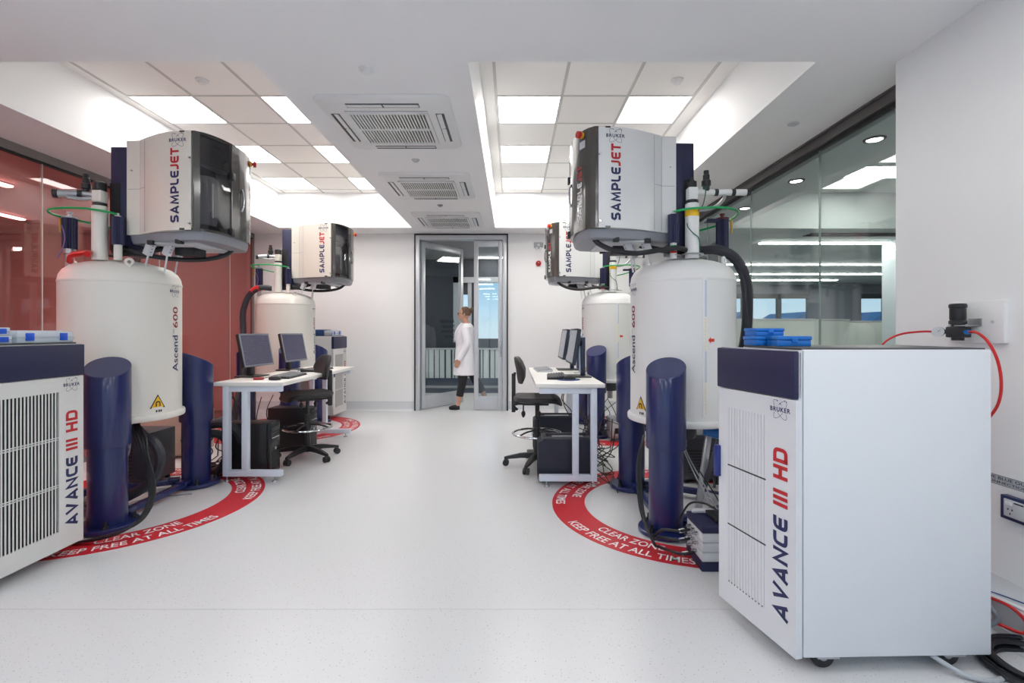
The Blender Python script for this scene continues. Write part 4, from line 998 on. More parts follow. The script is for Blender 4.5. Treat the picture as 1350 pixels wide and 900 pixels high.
t = thing('mouse_pad', 'round blue mouse pad beside the black keyboard', 'mouse pad', (.49, 4.2, DTOP)); q = MB(); q.lathe([(.01, 0), (.10, 0), (.10, .003), (.01, .004)], 32); q.build('pad', mat('pad_blue', (52, 84, 150), .6), t)
q = MB(); q.torus((0, 0, .003), (0, 0, 1), .099, .0018, 32, 6); q.build('edge', INKN, t)
def mouse(label, x, y, rz):
    t = thing('computer_mouse', label, 'mouse', (x, y, DTOP + .004), rz, 'mice on the benches')
    q = MB(); rings = []
    for z, k in ((0, .9), (.008, 1), (.02, .9), (.03, .6), (.034, .15)): rings.append([V((.055 * k * cos(2 * pi * i / 20), .032 * k * sin(2 * pi * i / 20), z)) for i in range(20)])
    q.loft(rings); q.build('shell', BLK, t)
    q = MB(); q.cyl((-.03, -.005, .029), (-.03, .005, .029), .008, n=12); q.build('wheel', GRY, t)
mouse('black mouse on the round blue pad', .50, 4.19, 0); mouse('black mouse beside the first grey keyboard by the red glass', -2.04, 4.16, pi)
t = thing('clear_stand', 'clear plastic leaflet holder behind the slim monitors', 'holder', (.69, 4.88, DTOP))
q = MB(); q.box(-.06, .06, -.05, .05, 0, .012, .003); q.build('base', LTG, t)
q = MB(); q.box(-.01, .02, -.05, .05, .012, .38, .003); q.build('panel', mat('clear_blue', (150, 178, 204), .2), t)
q = MB(); q.box(-.013, -.01, -.04, .04, .30, .37); q.build('card', LTG, t)
for i, (x, y, rz) in enumerate(((-2.2, 4.2, .4), (-2.24, 4.98, -.3))):
    t = thing('cable_adapter', 'small red and white adapter by the base of the ' + ('first' if i == 0 else 'second') + ' monitor by the red glass', 'adapter', (x, y, DTOP), rz, 'small adapters by the monitors')
    q = MB(); q.box(-.04, .04, -.025, .025, 0, .022, .004); q.build('body', mat('adapter_red', (160, 50, 50), .5) if i == 0 else LTG, t)
    q = MB(); q.tube([(.04, 0, .012), (.08, .01, .02), (.12, .06, .008), (.1, .12, .005)], .003, 6); q.build('lead', CABLE, t)

def tower(label, x, y, w, d, h, style, group):
    """front faces local +x; d along x, w along y"""
    t = thing('computer_tower', label, 'computer', (x, y, 0), 0 if style == 'plain' else pi, group)
    ma = mat('tower_black', (30, 29, 31), .4) if style == 'plain' else mat('tower_blue_black', (38, 40, 56), .55, var=.06, scale=200)
    for sx in (-1, 1):
        for sy in (-1, 1): q = MB(); q.box(sx * (d / 2 - .05) - .02, sx * (d / 2 - .05) + .02, sy * (w / 2 - .03) - .015, sy * (w / 2 - .03) + .015, 0, .014); q.build('foot', BLKM, t)
    if style == 'plain':
        q = MB(); q.box(-d / 2, d / 2 - .03, -w / 2, w / 2, .012, h, .006); q.build('case', ma, t)
        q = MB(); q.box(d / 2 - .03, d / 2, -w / 2, w / 2, .012, h, .012); fp = q.build('front_panel', mat('tower_gloss', (22, 22, 24), .25), t)
        for k in (.06, .11, .16): q = MB(); q.box(d / 2 - .004, d / 2 + .003, -w / 2 + .02, w / 2 - .02, h - k - .02, h - k + .018, .003); q.build('drive_bay', BLK, fp)
        q = MB(); q.box(d / 2, d / 2 + .004, -w / 2 + .03, w / 2 - .03, h - .135, h - .13); q.build('bright_trim', CHR, fp)
        q = MB(); q.cyl((d / 2, 0, h - .23), (d / 2 + .006, 0, h - .23), .014, n=18); q.build('power_button', STEEL, fp)
        q = MB()
        for k in range(10): q.box(d / 2 - .002, d / 2 + .002, -w / 2 + .03, w / 2 - .03, .05 + k * .016, .056 + k * .016)
        q.build('intake_slots', BLKM, fp)
    else:
        side = [(-d / 2, .012), (d / 2, .012), (d / 2, h - .045), (d / 2 - .045, h - .018), (-d / 2, h - .018)]
        q = MB(); q.prism(side, -w / 2, w / 2, lambda a, b, c: V((a, c, b))); q.build('case', ma, t)
        q = MB()
        for s in (-1, 1): q.box(-d / 2 + .02, d / 2 - .06, s * w / 2, s * (w / 2 - .025), h - .018, h, .003)
        q.box(d / 2 - .07, d / 2 - .03, -w / 2, w / 2, h - .03, h - .004, .004); q.build('handle', DKG, t)
        q = MB(); q.box(-d / 2 + .06, d / 2 - .12, -.035, .035, h - .019, h - .008, .003); q.build('top_panel', GRY, t)
        q = MB(); q.box(d / 2, d / 2 + .003, -w / 2 + .02, w / 2 - .02, .03, h - .06); q.build('front_panel', BLKM, t)
    return t
gt = 'computer towers under the benches'
tower('black computer tower under the near end of the bench by the red glass', -2.30, 4.27, .19, .42, .455, 'plain', gt)
tower('black computer tower behind the stool, second under the bench by the red glass', -2.32, 5.12, .19, .44, .455, 'plain', gt)
tower('blue-black computer tower under the near end of the bench by the clear glass side', .44, 4.10, .2, .44, .375, 'z', gt)
tower('blue-black computer tower second under the bench, behind the chrome foot ring', .445, 5.12, .2, .44, .375, 'z', gt)

# ------------------------------------------------------------------ stools
SEATM = mat('stool_polyurethane', (38, 37, 38), .5, bump=.1)
def stool(label, x, y, rz, group='draughting stools at the benches'):
    """faces local +x"""
    t = thing('draughting_stool', label, 'chair', (x, y, 0), rz, group)
    q = MB(); q.cyl((0, 0, .07), (0, 0, .13), .04, .034, 20)
    for k in range(5):
        a = R(36 + 72 * k); d = V((cos(a), sin(a), 0)); p = V((-sin(a), cos(a), 0)); rings = []
        for r, z, hw, hh in ((.02, .105, .026, .025), (.15, .098, .023, .02), (.27, .078, .018, .013), (.305, .072, .012, .010)):
            c = d * r + V((0, 0, z)); rings.append([c + p * hw + V((0, 0, -hh)), c + p * hw * .8 + V((0, 0, hh)), c - p * hw * .8 + V((0, 0, hh)), c - p * hw + V((0, 0, -hh))])
        q.loft(rings)
    q.build('base', BLK, t)
    for k in range(5):
        a = R(36 + 72 * k); d = V((cos(a), sin(a), 0)); p = V((-sin(a), cos(a), 0)); c = d * .29 + V((0, 0, .029))
        q = MB()
        for s in (-1, 1): q.cyl(c + p * s * .006, c + p * s * .024, .029, n=16)
        q.cyl(c + V((0, 0, .01)), c + V((0, 0, .05)), .008, n=8); q.box(c.x - .014, c.x + .014, c.y - .014, c.y + .014, .045, .06, .003); q.build('caster', BLK, t)
    q = MB(); q.cyl((0, 0, .12), (0, 0, .44), .028, .026, 18); q.cyl((0, 0, .30), (0, 0, .36), .036, n=18); q.cyl((0, 0, .44), (0, 0, .60), .017, n=14); q.build('gas_column', BLK, t)
    q = MB(); q.torus((0, 0, .305), (0, 0, 1), .225, .0105, 48, 10); rg = q.build('foot_ring', CHR, t)
    q = MB()
    for k in range(4): a = R(45 + 90 * k); q.tube([(.03 * cos(a), .03 * sin(a), .335), (.13 * cos(a), .13 * sin(a), .33), (.222 * cos(a), .222 * sin(a), .307)], .008, 8)
    q.build('spokes', BLK, rg)
    def sup(cx, cz, a, b, z, e=.42, n=36, tip=0.0):
        o = []
        for i in range(n):
            c, s = cos(2 * pi * i / n), sin(2 * pi * i / n)
            xx = a * math.copysign(abs(c) ** e, c); yy = b * math.copysign(abs(s) ** e, s)
            o.append(V((cx + xx, yy, z - tip * max(0, (xx - .12)) ** 2 * 5 + .35 * max(0, -xx - .1) ** 2)))
        return o
    q = MB(); q.loft([sup(.01, 0, .17, .17, .605), sup(.01, 0, .215, .21, .618, tip=1), sup(.01, 0, .225, .215, .638, tip=1), sup(.01, 0, .215, .205, .655, tip=1), sup(.01, 0, .15, .15, .652, tip=1), sup(.01, 0, .05, .05, .646, tip=1)]); q.build('seat', SEATM, t, 50)
    q = MB(); q.box(-.13, .11, -.09, .09, .575, .608, .006); q.box(-.20, -.10, -.03, .03, .57, .60, .005); mech = q.build('mechanism', BLK, t)
    for px, py in ((-.12, -.13), (.02, -.13)):
        q = MB(); q.tube([(px, py + .05, .59), (px, py, .57), (px, py - .01, .53)], .006, 8); q.lathe([(.006, 0), (.017, .02), (.02, .04), (.012, .058), (.004, .06)], 14, (px, py - .01, .475)); q.build('lever', BLK, mech)
    q = MB(); q.tube([(-.18, 0, .52), (-.215, 0, .56), (-.222, 0, .66), (-.215, 0, .80), (-.205, 0, .87)], .012, 8); q.box(-.235, -.20, -.022, .022, .50, .86, .005); q.box(-.225, -.18, -.035, .035, .565, .61, .006); q.build('back_bar', BLK, t)
    rings = []
    for dz, hw, th in ((-.125, .08, .012), (-.118, .13, .022), (-.08, .175, .03), (0, .19, .034), (.07, .175, .03), (.112, .13, .022), (.122, .08, .012)):
        z = .895 + dz; xo = -.16 + abs(dz) * .06 - max(0, dz) * .35; r = []
        for i in range(24):
            c, s = cos(2 * pi * i / 24), sin(2 * pi * i / 24); yy = hw * math.copysign(abs(c) ** .7, c); r.append(V((xo + th * s + yy * yy * 1.1, yy, z)))
        rings.append(r)
    q = MB(); q.loft(rings); q.build('backrest', SEATM, t, 50)
    return t
s1 = stool('black stool with chrome foot ring at the bench with purple screens', -2.02, 4.78, atan2(-.64, -.77))
s2 = copy_tree(s1); s2.location = (.232, 4.5, 0); s2.rotation_euler.z = R(-4); s2['label'] = 'black stool with chrome foot ring at the bench with edge-on monitors'
# ------------------------------------------------------------------ wall fittings on the pier
def onx(name, label, cat, y, z, group=None): return thing(name, label, cat, (XR, y, z), 0, group)
t = onx('mounting_board', 'white rectangular board fixed to the pier wall behind the regulator', 'board', 2.285, 1.295)
q = MB(); q.box(-.022, 0, -.135, .135, -.097, .097, .003); q.build('board', WHITE, t)
q = MB(); q.cyl((-.0225, -.085, 0), (-.027, -.085, 0), .007, n=12); q.build('fixing', LTG, t)
t = onx('pressure_regulator', 'black air pressure regulator with a small gauge on the white board', 'regulator', 2.31, 1.25)
q = MB(); c = (-.085, 0, 0); q.box(-.115, -.055, -.045, .03, -.028, .024, .006); q.cyl((-.085, -.005, -.028), (-.085, -.005, -.042), .024, n=20); body = q.build('body', BLK, t)
q = MB(); q.lathe([(.026, .024), (.026, .034), (.034, .036), (.034, .05), (.029, .056), (.031, .06), (.031, .112), (.034, .114), (.034, .128), (.030, .133), (.006, .134)], 26, (-.085, -.005, 0)); q.build('adjusting_knob', BLK, t)
q = MB(); q.box(-.11, -.06, -.05, .02, .026, .031); q.box(-.10, -.022, -.045, .0, .026, .031); q.box(-.027, -.022, -.06, .005, .026, .062, .001); q.build('bracket', STEEL, t)
gx = V((-.085, .03, 0)); d = V((-.55, -.1, 0)).normalized(); g0 = gx + V((-.03, .035, .0))
q = MB(); q.cyl(gx, gx + V((-.012, .03, 0)), .011, n=14); gd = V((-.78, -.62, 0)).normalized(); q.cyl(g0 - gd * .008, g0 + gd * .012, .024, n=24); ga = q.build('gauge', BLK, t)
q = MB(); q.cyl(g0 + gd * .0122, g0 + gd * .0135, .022, n=24); q.torus(g0 + gd * .012, gd, .0225, .002, 24, 6); q.build('dial', LTG, ga)
q = MB(); sd = gd.cross(V((0, 0, 1))); p = g0 + gd * .0138; q.add([p + sd * .002, p - sd * .002, p - sd * .012 + V((0, 0, .013))], [(0, 1, 2)]); q.build('needle', INKK, ga)
q = MB(); q.cyl((-.085, -.045, -.002), (-.085, -.062, -.002), .011, n=14); q.build('push_fitting', mat('fitting_blue', (40, 120, 190), .4), t)
q = MB(); q.tube([(XR - .085, 2.245, 1.248), (XR - .09, 2.20, 1.243), (XR - .095, 2.145, 1.20), (XR - .09, 2.11, 1.12), (XR - .085, 2.10, 1.02), (XR - .08, 2.12, .93), (XR - .08, 2.17, .85), (XR - .09, 2.24, .74), (XR - .10, 2.30, .6), (XR - .1, 2.34, .4), (XR - .1, 2.36, .2)], .006, 8)
tag(q.build('air_hose', REDP), 'red air hose looping down from the regulator behind the white cabinet', 'hose')
q = MB(); q.tube([(XR - .12, 2.39, 1.25), (XR - .14, 2.45, 1.25), (XR - .19, 2.52, 1.235), (XR - .24, 2.56, 1.19), (XR - .27, 2.58, 1.10), (XR - .28, 2.58, .9), (XR - .28, 2.58, .5), (XR - .28, 2.56, .1)], .005, 8)
tag(q.build('air_hose', REDP), 'thin red air hose leaving the gauge side of the regulator', 'hose')
t = onx('power_outlet', 'navy framed double power outlet low on the pier wall', 'power outlet', 2.045, .475)
q = MB(); q.box(-.03, 0, -.17, .115, -.052, .052, .004); fr = q.build('surround', mat('outlet_navy', (22, 34, 80), .4), t)
q = MB(); q.box(-.036, -.028, -.035, .095, -.036, .04, .003); pl = q.build('face_plate', LTG, t)
for y in (.07, -.012): q = MB(); q.box(-.041, -.035, y - .014, y + .014, .016, .032, .002); q.build('switch', WHITE, pl)
q = MB()
for y in (.066, -.006):
    for dy, z in ((-.009, -.002), (.009, -.002), (0, -.02)): q.box(-.0365, -.0355, y + dy - .003, y + dy + .003, z - .004, z + .004)
q.build('socket_holes', DKG, pl)
q = MB(); q.box(-.0365, -.0355, .01, .05, .028, .034); q.build('printed_line', INKK, pl)
t = onx('wall_notice', 'narrow printed notice strip on the pier wall above the outlet', 'sign', 2.0, .578)
q = MB(); q.box(-.0015, 0, -.45, .28, -.022, .022); q.build('strip', mat('notice_strip', (176, 182, 188), .4), t)
q = MB()
for tx, z in (('THE BLUE OUTLETS ARE COMMENCED FOR THE', .003), ('CONNECTION OF SCIENTIFIC EQUIPMENT ONLY', -.017)):
    vf = fit2d(font2d(tx, .01), .64, .0135, 0, 0); q.flat(vf, lambda x, y, z=z: V((-.0022, -.06 - x, z + y)))
q.build('lettering', INKK, t)
q = MB()
for z in (-.021, .021): q.box(-.002, -.0012, -.45, .28, z - .0008, z + .0008)
q.build('border', INKK, t)

# end wall fittings
t = thing('wall_sensor', 'white square sensor on the end wall above the red alarm button', 'sensor', (.42, YB, 2.61))
q = MB(); q.box(-.05, .05, -.03, 0, -.045, .045, .008); q.box(-.075, .075, -.015, 0, -.03, .05, .005); q.build('body', GRY, t)
q = MB(); q.box(-.02, .02, -.034, -.03, -.01, .03, .002); q.build('window', LTG, t)
q = MB(); q.box(-.04, -.02, -.034, -.004, -.06, -.03, .003); q.box(.02, .04, -.034, -.004, -.06, -.03, .003); q.build('foot', WHITE, t)
t = thing('alarm_switch', 'red round alarm button on the white end wall', 'alarm', (.42, YB, 2.33))
q = MB(); q.cyl((0, 0, 0), (0, -.025, 0), .045, .042, 28); q.build('base', REDP, t)
q = MB(); q.cyl((0, -.025, 0), (0, -.045, 0), .032, .028, 24); q.build('dome', mat('alarm_dark_red', (150, 18, 22), .3), t)
q = MB(); q.cyl((.0, -.045, .006), (0, -.047, .006), .006, n=10); q.build('lamp', INKW, t)

# ------------------------------------------------------------------ cables
def cable(label, pts, r=.007, ma=CABLE, name='cable', group=None, sm=6):
    q = MB(); q.tube(pts, r, 8, sm); return tag(q.build(name, ma), label, 'cable', group)
# coil and leads on the floor by the pier
t = thing('cable_coil', 'coiled black cable lying on the floor by the pier wall', 'cable', (1.93, 1.765, 0))
for k in range(7):
    a = k * .9; q = MB(); rr = .13 + .012 * (k % 4); q.torus((.006 * cos(a), .006 * sin(a), .011 + .0125 * (k // 2)), (.03 * sin(a * 2), .03 * cos(a), 1), rr, .0095, 40, 8); q.build('loop', CABLE, t)
cable('pale grey cable drooping from under the white cabinet to the pier wall', [(1.55, 1.79, .055), (1.62, 1.74, .02), (1.70, 1.72, .009), (1.78, 1.75, .009), (1.82, 1.84, .03), (1.83, 1.95, .06), (1.86, 2.05, .04), (1.84, 2.2, .01)], .009, CABLEG)
cable('red hose curling at the pier wall close to the floor', [(1.90, 2.15, .10), (1.95, 2.05, .145), (1.985, 1.97, .152), (1.99, 1.91, .148), (1.985, 1.865, .125), (1.97, 1.86, .09), (1.95, 1.93, .08), (1.90, 2.03, .085), (1.86, 2.1, .09)], .0065, REDP, 'air_hose')
cable('white cable running along the pier wall near the floor', [(1.93, 2.16, .13), (1.98, 2.05, .15), (2.02, 1.92, .151), (2.03, 1.75, .151), (2.04, 1.4, .151)], .007, WHITE)
cable('grey cable looping beside the rear castor of the white cabinet', [(1.84, 2.02, .15), (1.90, 1.95, .155), (1.935, 1.93, .11), (1.91, 1.95, .065), (1.86, 2.0, .05), (1.83, 2.08, .03), (1.86, 2.2, .012)], .011, mat('grey_cable_mid', (128, 130, 134), .5))
cable('blue wire running along the pier wall', [(1.97, 2.12, .15), (2.06, 2.0, .148), (2.12, 1.8, .148), (2.14, 1.5, .148)], .0025, mat('blue_wire', (40, 70, 130), .5))
t = thing('mains_plug', 'white mains plug with an orange tag behind the cabinet', 'plug', (1.90, 2.06, .10))
q = MB(); q.box(-.02, .02, -.03, .03, .02, .09, .008); q.build('plug_body', LTG, t)
q = MB(); q.box(-.024, .024, -.034, .034, -.005, .02, .004); q.build('orange_tag', mat('orange_tag', (236, 110, 50), .5), t)
q = MB(); q.tube([(0, 0, .0), (.01, .01, -.05), (.02, .04, -.085), (-.02, .1, -.092)], .007, 8); q.build('lead', CABLEG, t)

# preamplifier stack beside the front magnet
t = thing('preamplifier', 'stack of small grey amplifier modules with navy top and base beside the cabinet door', 'laboratory instrument', (1.10, 2.63, 0))
w, d = .112, .115
q = MB(); q.box(-w, w, -d, d, .0, .048, .004); q.build('base', NAVYP, t)
for k in range(3):
    z = .05 + k * .05; q = MB(); q.box(-w + .004, w - .004, -d + .004, d - .004, z, z + .047, .003); mo = q.build('module', LTG, t)
    for y in ((-.05, .0, .05) if k else (-.03, .04)):
        q = MB(); q.cyl((-w + .004, y, z + .025), (-w - .012, y, z + .025), .010, n=14); q.cyl((-w - .012, y, z + .025), (-w - .026, y, z + .025), .007, n=12); q.build('connector', CHR, mo)
q = MB(); q.box(-w, w, -d, d, .20, .235, .006); q.build('top_cover', NAVYP, t)
q = MB(); q.box(-.02, .10, -.07, .08, .2355, .255, .006); q.box(-.0, .08, -.03, .05, .255, .257); q.build('control_panel', BLK, t)
q = MB(); q.box(-.09, .06, .07, .112, .236, .252, .004); q.build('label_block', LTG, t)
for i, (z, yy, nm) in enumerate(((.175, 2.63, 'upper'), (.125, 2.63, 'middle'), (.075, 2.58, 'lower'))):
    pts = [(.965, yy, z), (.90, yy - .01, z - .005), (.84, 2.70 + .02 * i, z - .03 if i < 2 else .03), (.80, 2.78 - .02 * i, .08 if i < 2 else .06), (.775 - .008 * i, 2.86, .2), (.77 - .01 * i, 2.89, .45), (.785, 2.9, .60), (.85, 2.99, .72)]
    pts[-1] = (.80, 2.93, .62)
    c = cable(f'black cable with white tag, {nm} lead from the amplifier stack up the navy column', pts, .008, CABLE, 'cable', 'leads of the amplifier stack')
    q = MB(); q.cyl((.935, yy - .006, z - .002), (.905, yy - .01, z - .005), .0105, n=10); tg = q.build('tag', INKW, c)
for i, (dx, dy) in enumerate(((0, 0), (.03, .02), (.06, .0))):
    cable(f'thin grey wire slanting from the front tank to the amplifier stack, {("first", "second", "third")[i]} one', [(1.10 + dx * .3, 3.2, .56), (1.11 + dx * .5, 3.05, .44), (1.13 + dx, 2.85, .30), (1.13 + dx, 2.72 + dy, .245)], .004, GRY if i < 2 else CABLE, 'cable', 'thin wires under the front tank')
cable('black cable looping over the top of the amplifier stack', [(1.16, 2.70, .245), (1.10, 2.76, .27), (1.04, 2.82, .25), (1.0, 2.86, .16), (.99, 2.92, .06), (1.05, 3.1, .012), (1.2, 3.3, .012)], .006)

# equipment under and behind the magnets
def eq_box(name, label, cat, x, y, w, d, h, ma, face, side=-1):
    t = thing(name, label, cat, (x, y, 0))
    q = MB(); q.box(-w, w, -d, d, .03, h, .006); q.build('case', ma, t)
    q = MB(); q.box(-w + .02, w - .02, -d - .004, -d, .06, h - .03, .002); f = q.build('front_panel', face, t)
    q = MB()
    for k in range(8): q.box(-w + .05, w * .3, -d - .006, -d - .003, .09 + k * (h - .2) / 8, .10 + k * (h - .2) / 8)
    q.build('vent_slots', BLKM, f)
    for sx in (-1, 1):
        for sy in (-1, 1): q = MB(); q.cyl((sx * (w - .04), sy * (d - .04), 0), (sx * (w - .04), sy * (d - .04), .032), .018, n=12); q.build('foot', BLK, t)
    return t
eq_box('power_supply', 'dark metal equipment box under the front cream tank', 'laboratory instrument', -3.10, 4.05, .17, .16, .43, DKG, mat('slate_panel', (52, 54, 66), .5))
eq_box('pump_cabinet', 'beige equipment cabinet behind the front cream magnet', 'cabinet', -3.42, 4.95, .25, .2, .44, BEIGE, mat('beige_panel', (186, 176, 160), .5))
eq_box('power_supply', 'dark equipment cabinet behind the front white tank by the clear glass', 'laboratory instrument', 1.62, 4.12, .22, .14, .40, DKG, mat('slate_panel_dark', (58, 58, 66), .5))
eq_box('bench_instrument', 'grey instrument on the floor under the rear white tank', 'laboratory instrument', 1.28, 5.62, .16, .12, .26, GRY, LTG)
t = thing('junction_box', 'grey junction box with small yellow label under the front cream tank', 'electrical box', (-2.72, 3.28, .57))
q = MB(); q.box(-.05, .05, -.04, .04, -.05, .05, .004); q.build('body', DKG, t)
q = MB(); q.box(-.02, .02, -.043, -.04, -.03, .03); q.build('label_plate', mat('yellow_label', (220, 220, 80), .5), t)
t = thing('vacuum_valve', 'round grey vacuum valve under the rim of the front white tank', 'valve', (1.37, 3.06, .62))
q = MB(); q.cyl((0, 0, 0), (0, -.035, 0), .05, n=26); q.cyl((0, -.035, 0), (0, -.05, 0), .042, .036, 26); q.build('flange', STEEL, t)
q = MB(); q.cyl((0, -.05, 0), (0, -.075, 0), .018, n=14); q.build('stem', BLK, t)
q = MB(); q.cyl((0, 0, 0), (0, .08, .02), .03, n=18); q.build('neck', WHITE, t)
# folded step ladder leaning behind the open cabinet door
t = thing('step_ladder', 'folding step ladder with blue caps behind the cabinet with the open door', 'ladder', (1.32, 3.02, 0))
M = Matrix.Rotation(R(-16), 4, 'X') @ Matrix.Rotation(R(14), 4, 'Y')
for s in (-1, 1): q = MB(); q.box(s * .17 - .02, s * .17 + .02, -.012, .012, .0, .58, .003, M=M); r_ = q.build('rail', STEEL, t)
for k in (.18, .38): q = MB(); q.box(-.15, .15, -.04, .04, k, k + .03, .003, M=M); q.build('tread', GRY, t)
q = MB(); q.box(-.20, .20, -.03, .03, .56, .62, .008, M=M); q.build('blue_cap', mat('ladder_blue', (44, 110, 184), .4), t)
M2 = Matrix.Translation((0, .1, 0)) @ Matrix.Rotation(R(6), 4, 'X') @ Matrix.Rotation(R(14), 4, 'Y')
for s in (-1, 1): q = MB(); q.box(s * .15 - .015, s * .15 + .015, -.01, .01, 0, .54, .002, M=M2); q.build('rear_leg', DKG, t)

# cables hanging round the front cream magnet
x0, y0 = MAGS['nl']
for i in range(4):
    o = .012 * i; rc = random.Random(i)
    cable(f'black cable dropping under the front cream tank to the floor, {("outermost", "second", "third", "innermost")[i]} of four', [(-2.62 + o, 3.34, .62), (-2.54 + o * 2, 3.26, .53), (-2.46 + o, 3.22, .42), (-2.34 + o, 3.12, .27), (-2.285 + o * .8, 3.02, .15), (-2.32 + o, 2.92, .06 + o * .5), (-2.45, 2.86 - o * .5, .02 + o * .4), (-2.62, 2.84 - o * .5, .012), (-2.8, 2.86, .012)], .0065, CABLE, 'cable', 'cables under the front cream tank')
for i in range(2):
    cable(f'thin grey wire by the black hose under the front cream tank, {("first", "second")[i]} wire', [(-2.66 + i * .05, 3.3, .60), (-2.68 + i * .08, 3.28, .42), (-2.74 + i * .03, 3.25, .22), (-2.78, 3.3, .05), (-2.7, 3.6, .01), (-2.45, 3.7, .01)], .004, GRY, 'cable', 'thin wires under the front cream tank')
# tangled leads behind the benches
def tangle(n, xa, xb, ya, yb, zt, seed, where, group):
    rt = random.Random(seed); words_ = ['first', 'second', 'third', 'fourth', 'fifth', 'sixth', 'seventh', 'eighth', 'ninth', 'tenth']
    for i in range(n):
        x, y = rt.uniform(xa, xb), rt.uniform(ya, yb); pts = [(x, y, zt * rt.uniform(.75, 1))]
        z = pts[0][2]
        for k in range(4):
            z *= rt.uniform(.5, .75); pts.append((rt.uniform(xa, xb), y + rt.uniform(-.2, .2), z))
        pts.append((rt.uniform(xa, xb), y + rt.uniform(-.25, .25), .008)); pts.append((rt.uniform(xa, xb), y + rt.uniform(-.3, .3), .008))
        o = cable(f'thin black lead in the tangle {where}', pts, .0045, CABLE, 'cable', group)
tangle(8, -2.62, -2.42, 4.2, 5.4, .78, 3, 'behind the bench by the red glass', 'leads behind the bench by the red glass')
tangle(16, .70, .92, 3.98, 5.3, .5, 21, 'behind the bench by the clear glass side', 'leads behind the bench by the clear glass side')
tangle(3, -2.62, -2.45, 4.12, 4.3, .5, 9, 'between the navy column and the bench leg', 'leads between the navy column and the bench leg')
tangle(4, 1.0, 1.3, 5.5, 5.9, .5, 12, 'under the rear white tank', 'leads under the rear white tank')
for i, (x, y, b) in enumerate(((.60, 4.9, -.02), (.56, 5.05, .05), (.66, 4.3, .03))):
    cable('black lead hanging below the bench with edge-on monitors, ' + ('first of three', 'second of three', 'third, at the frame end')[i], [(x, y, DTOP - .03), (x - .04 + b, y, .68), (x - .07 + b, y + .05, .56), (x, y + .08, .45), (x + .05, y + .02, .36)], .005)
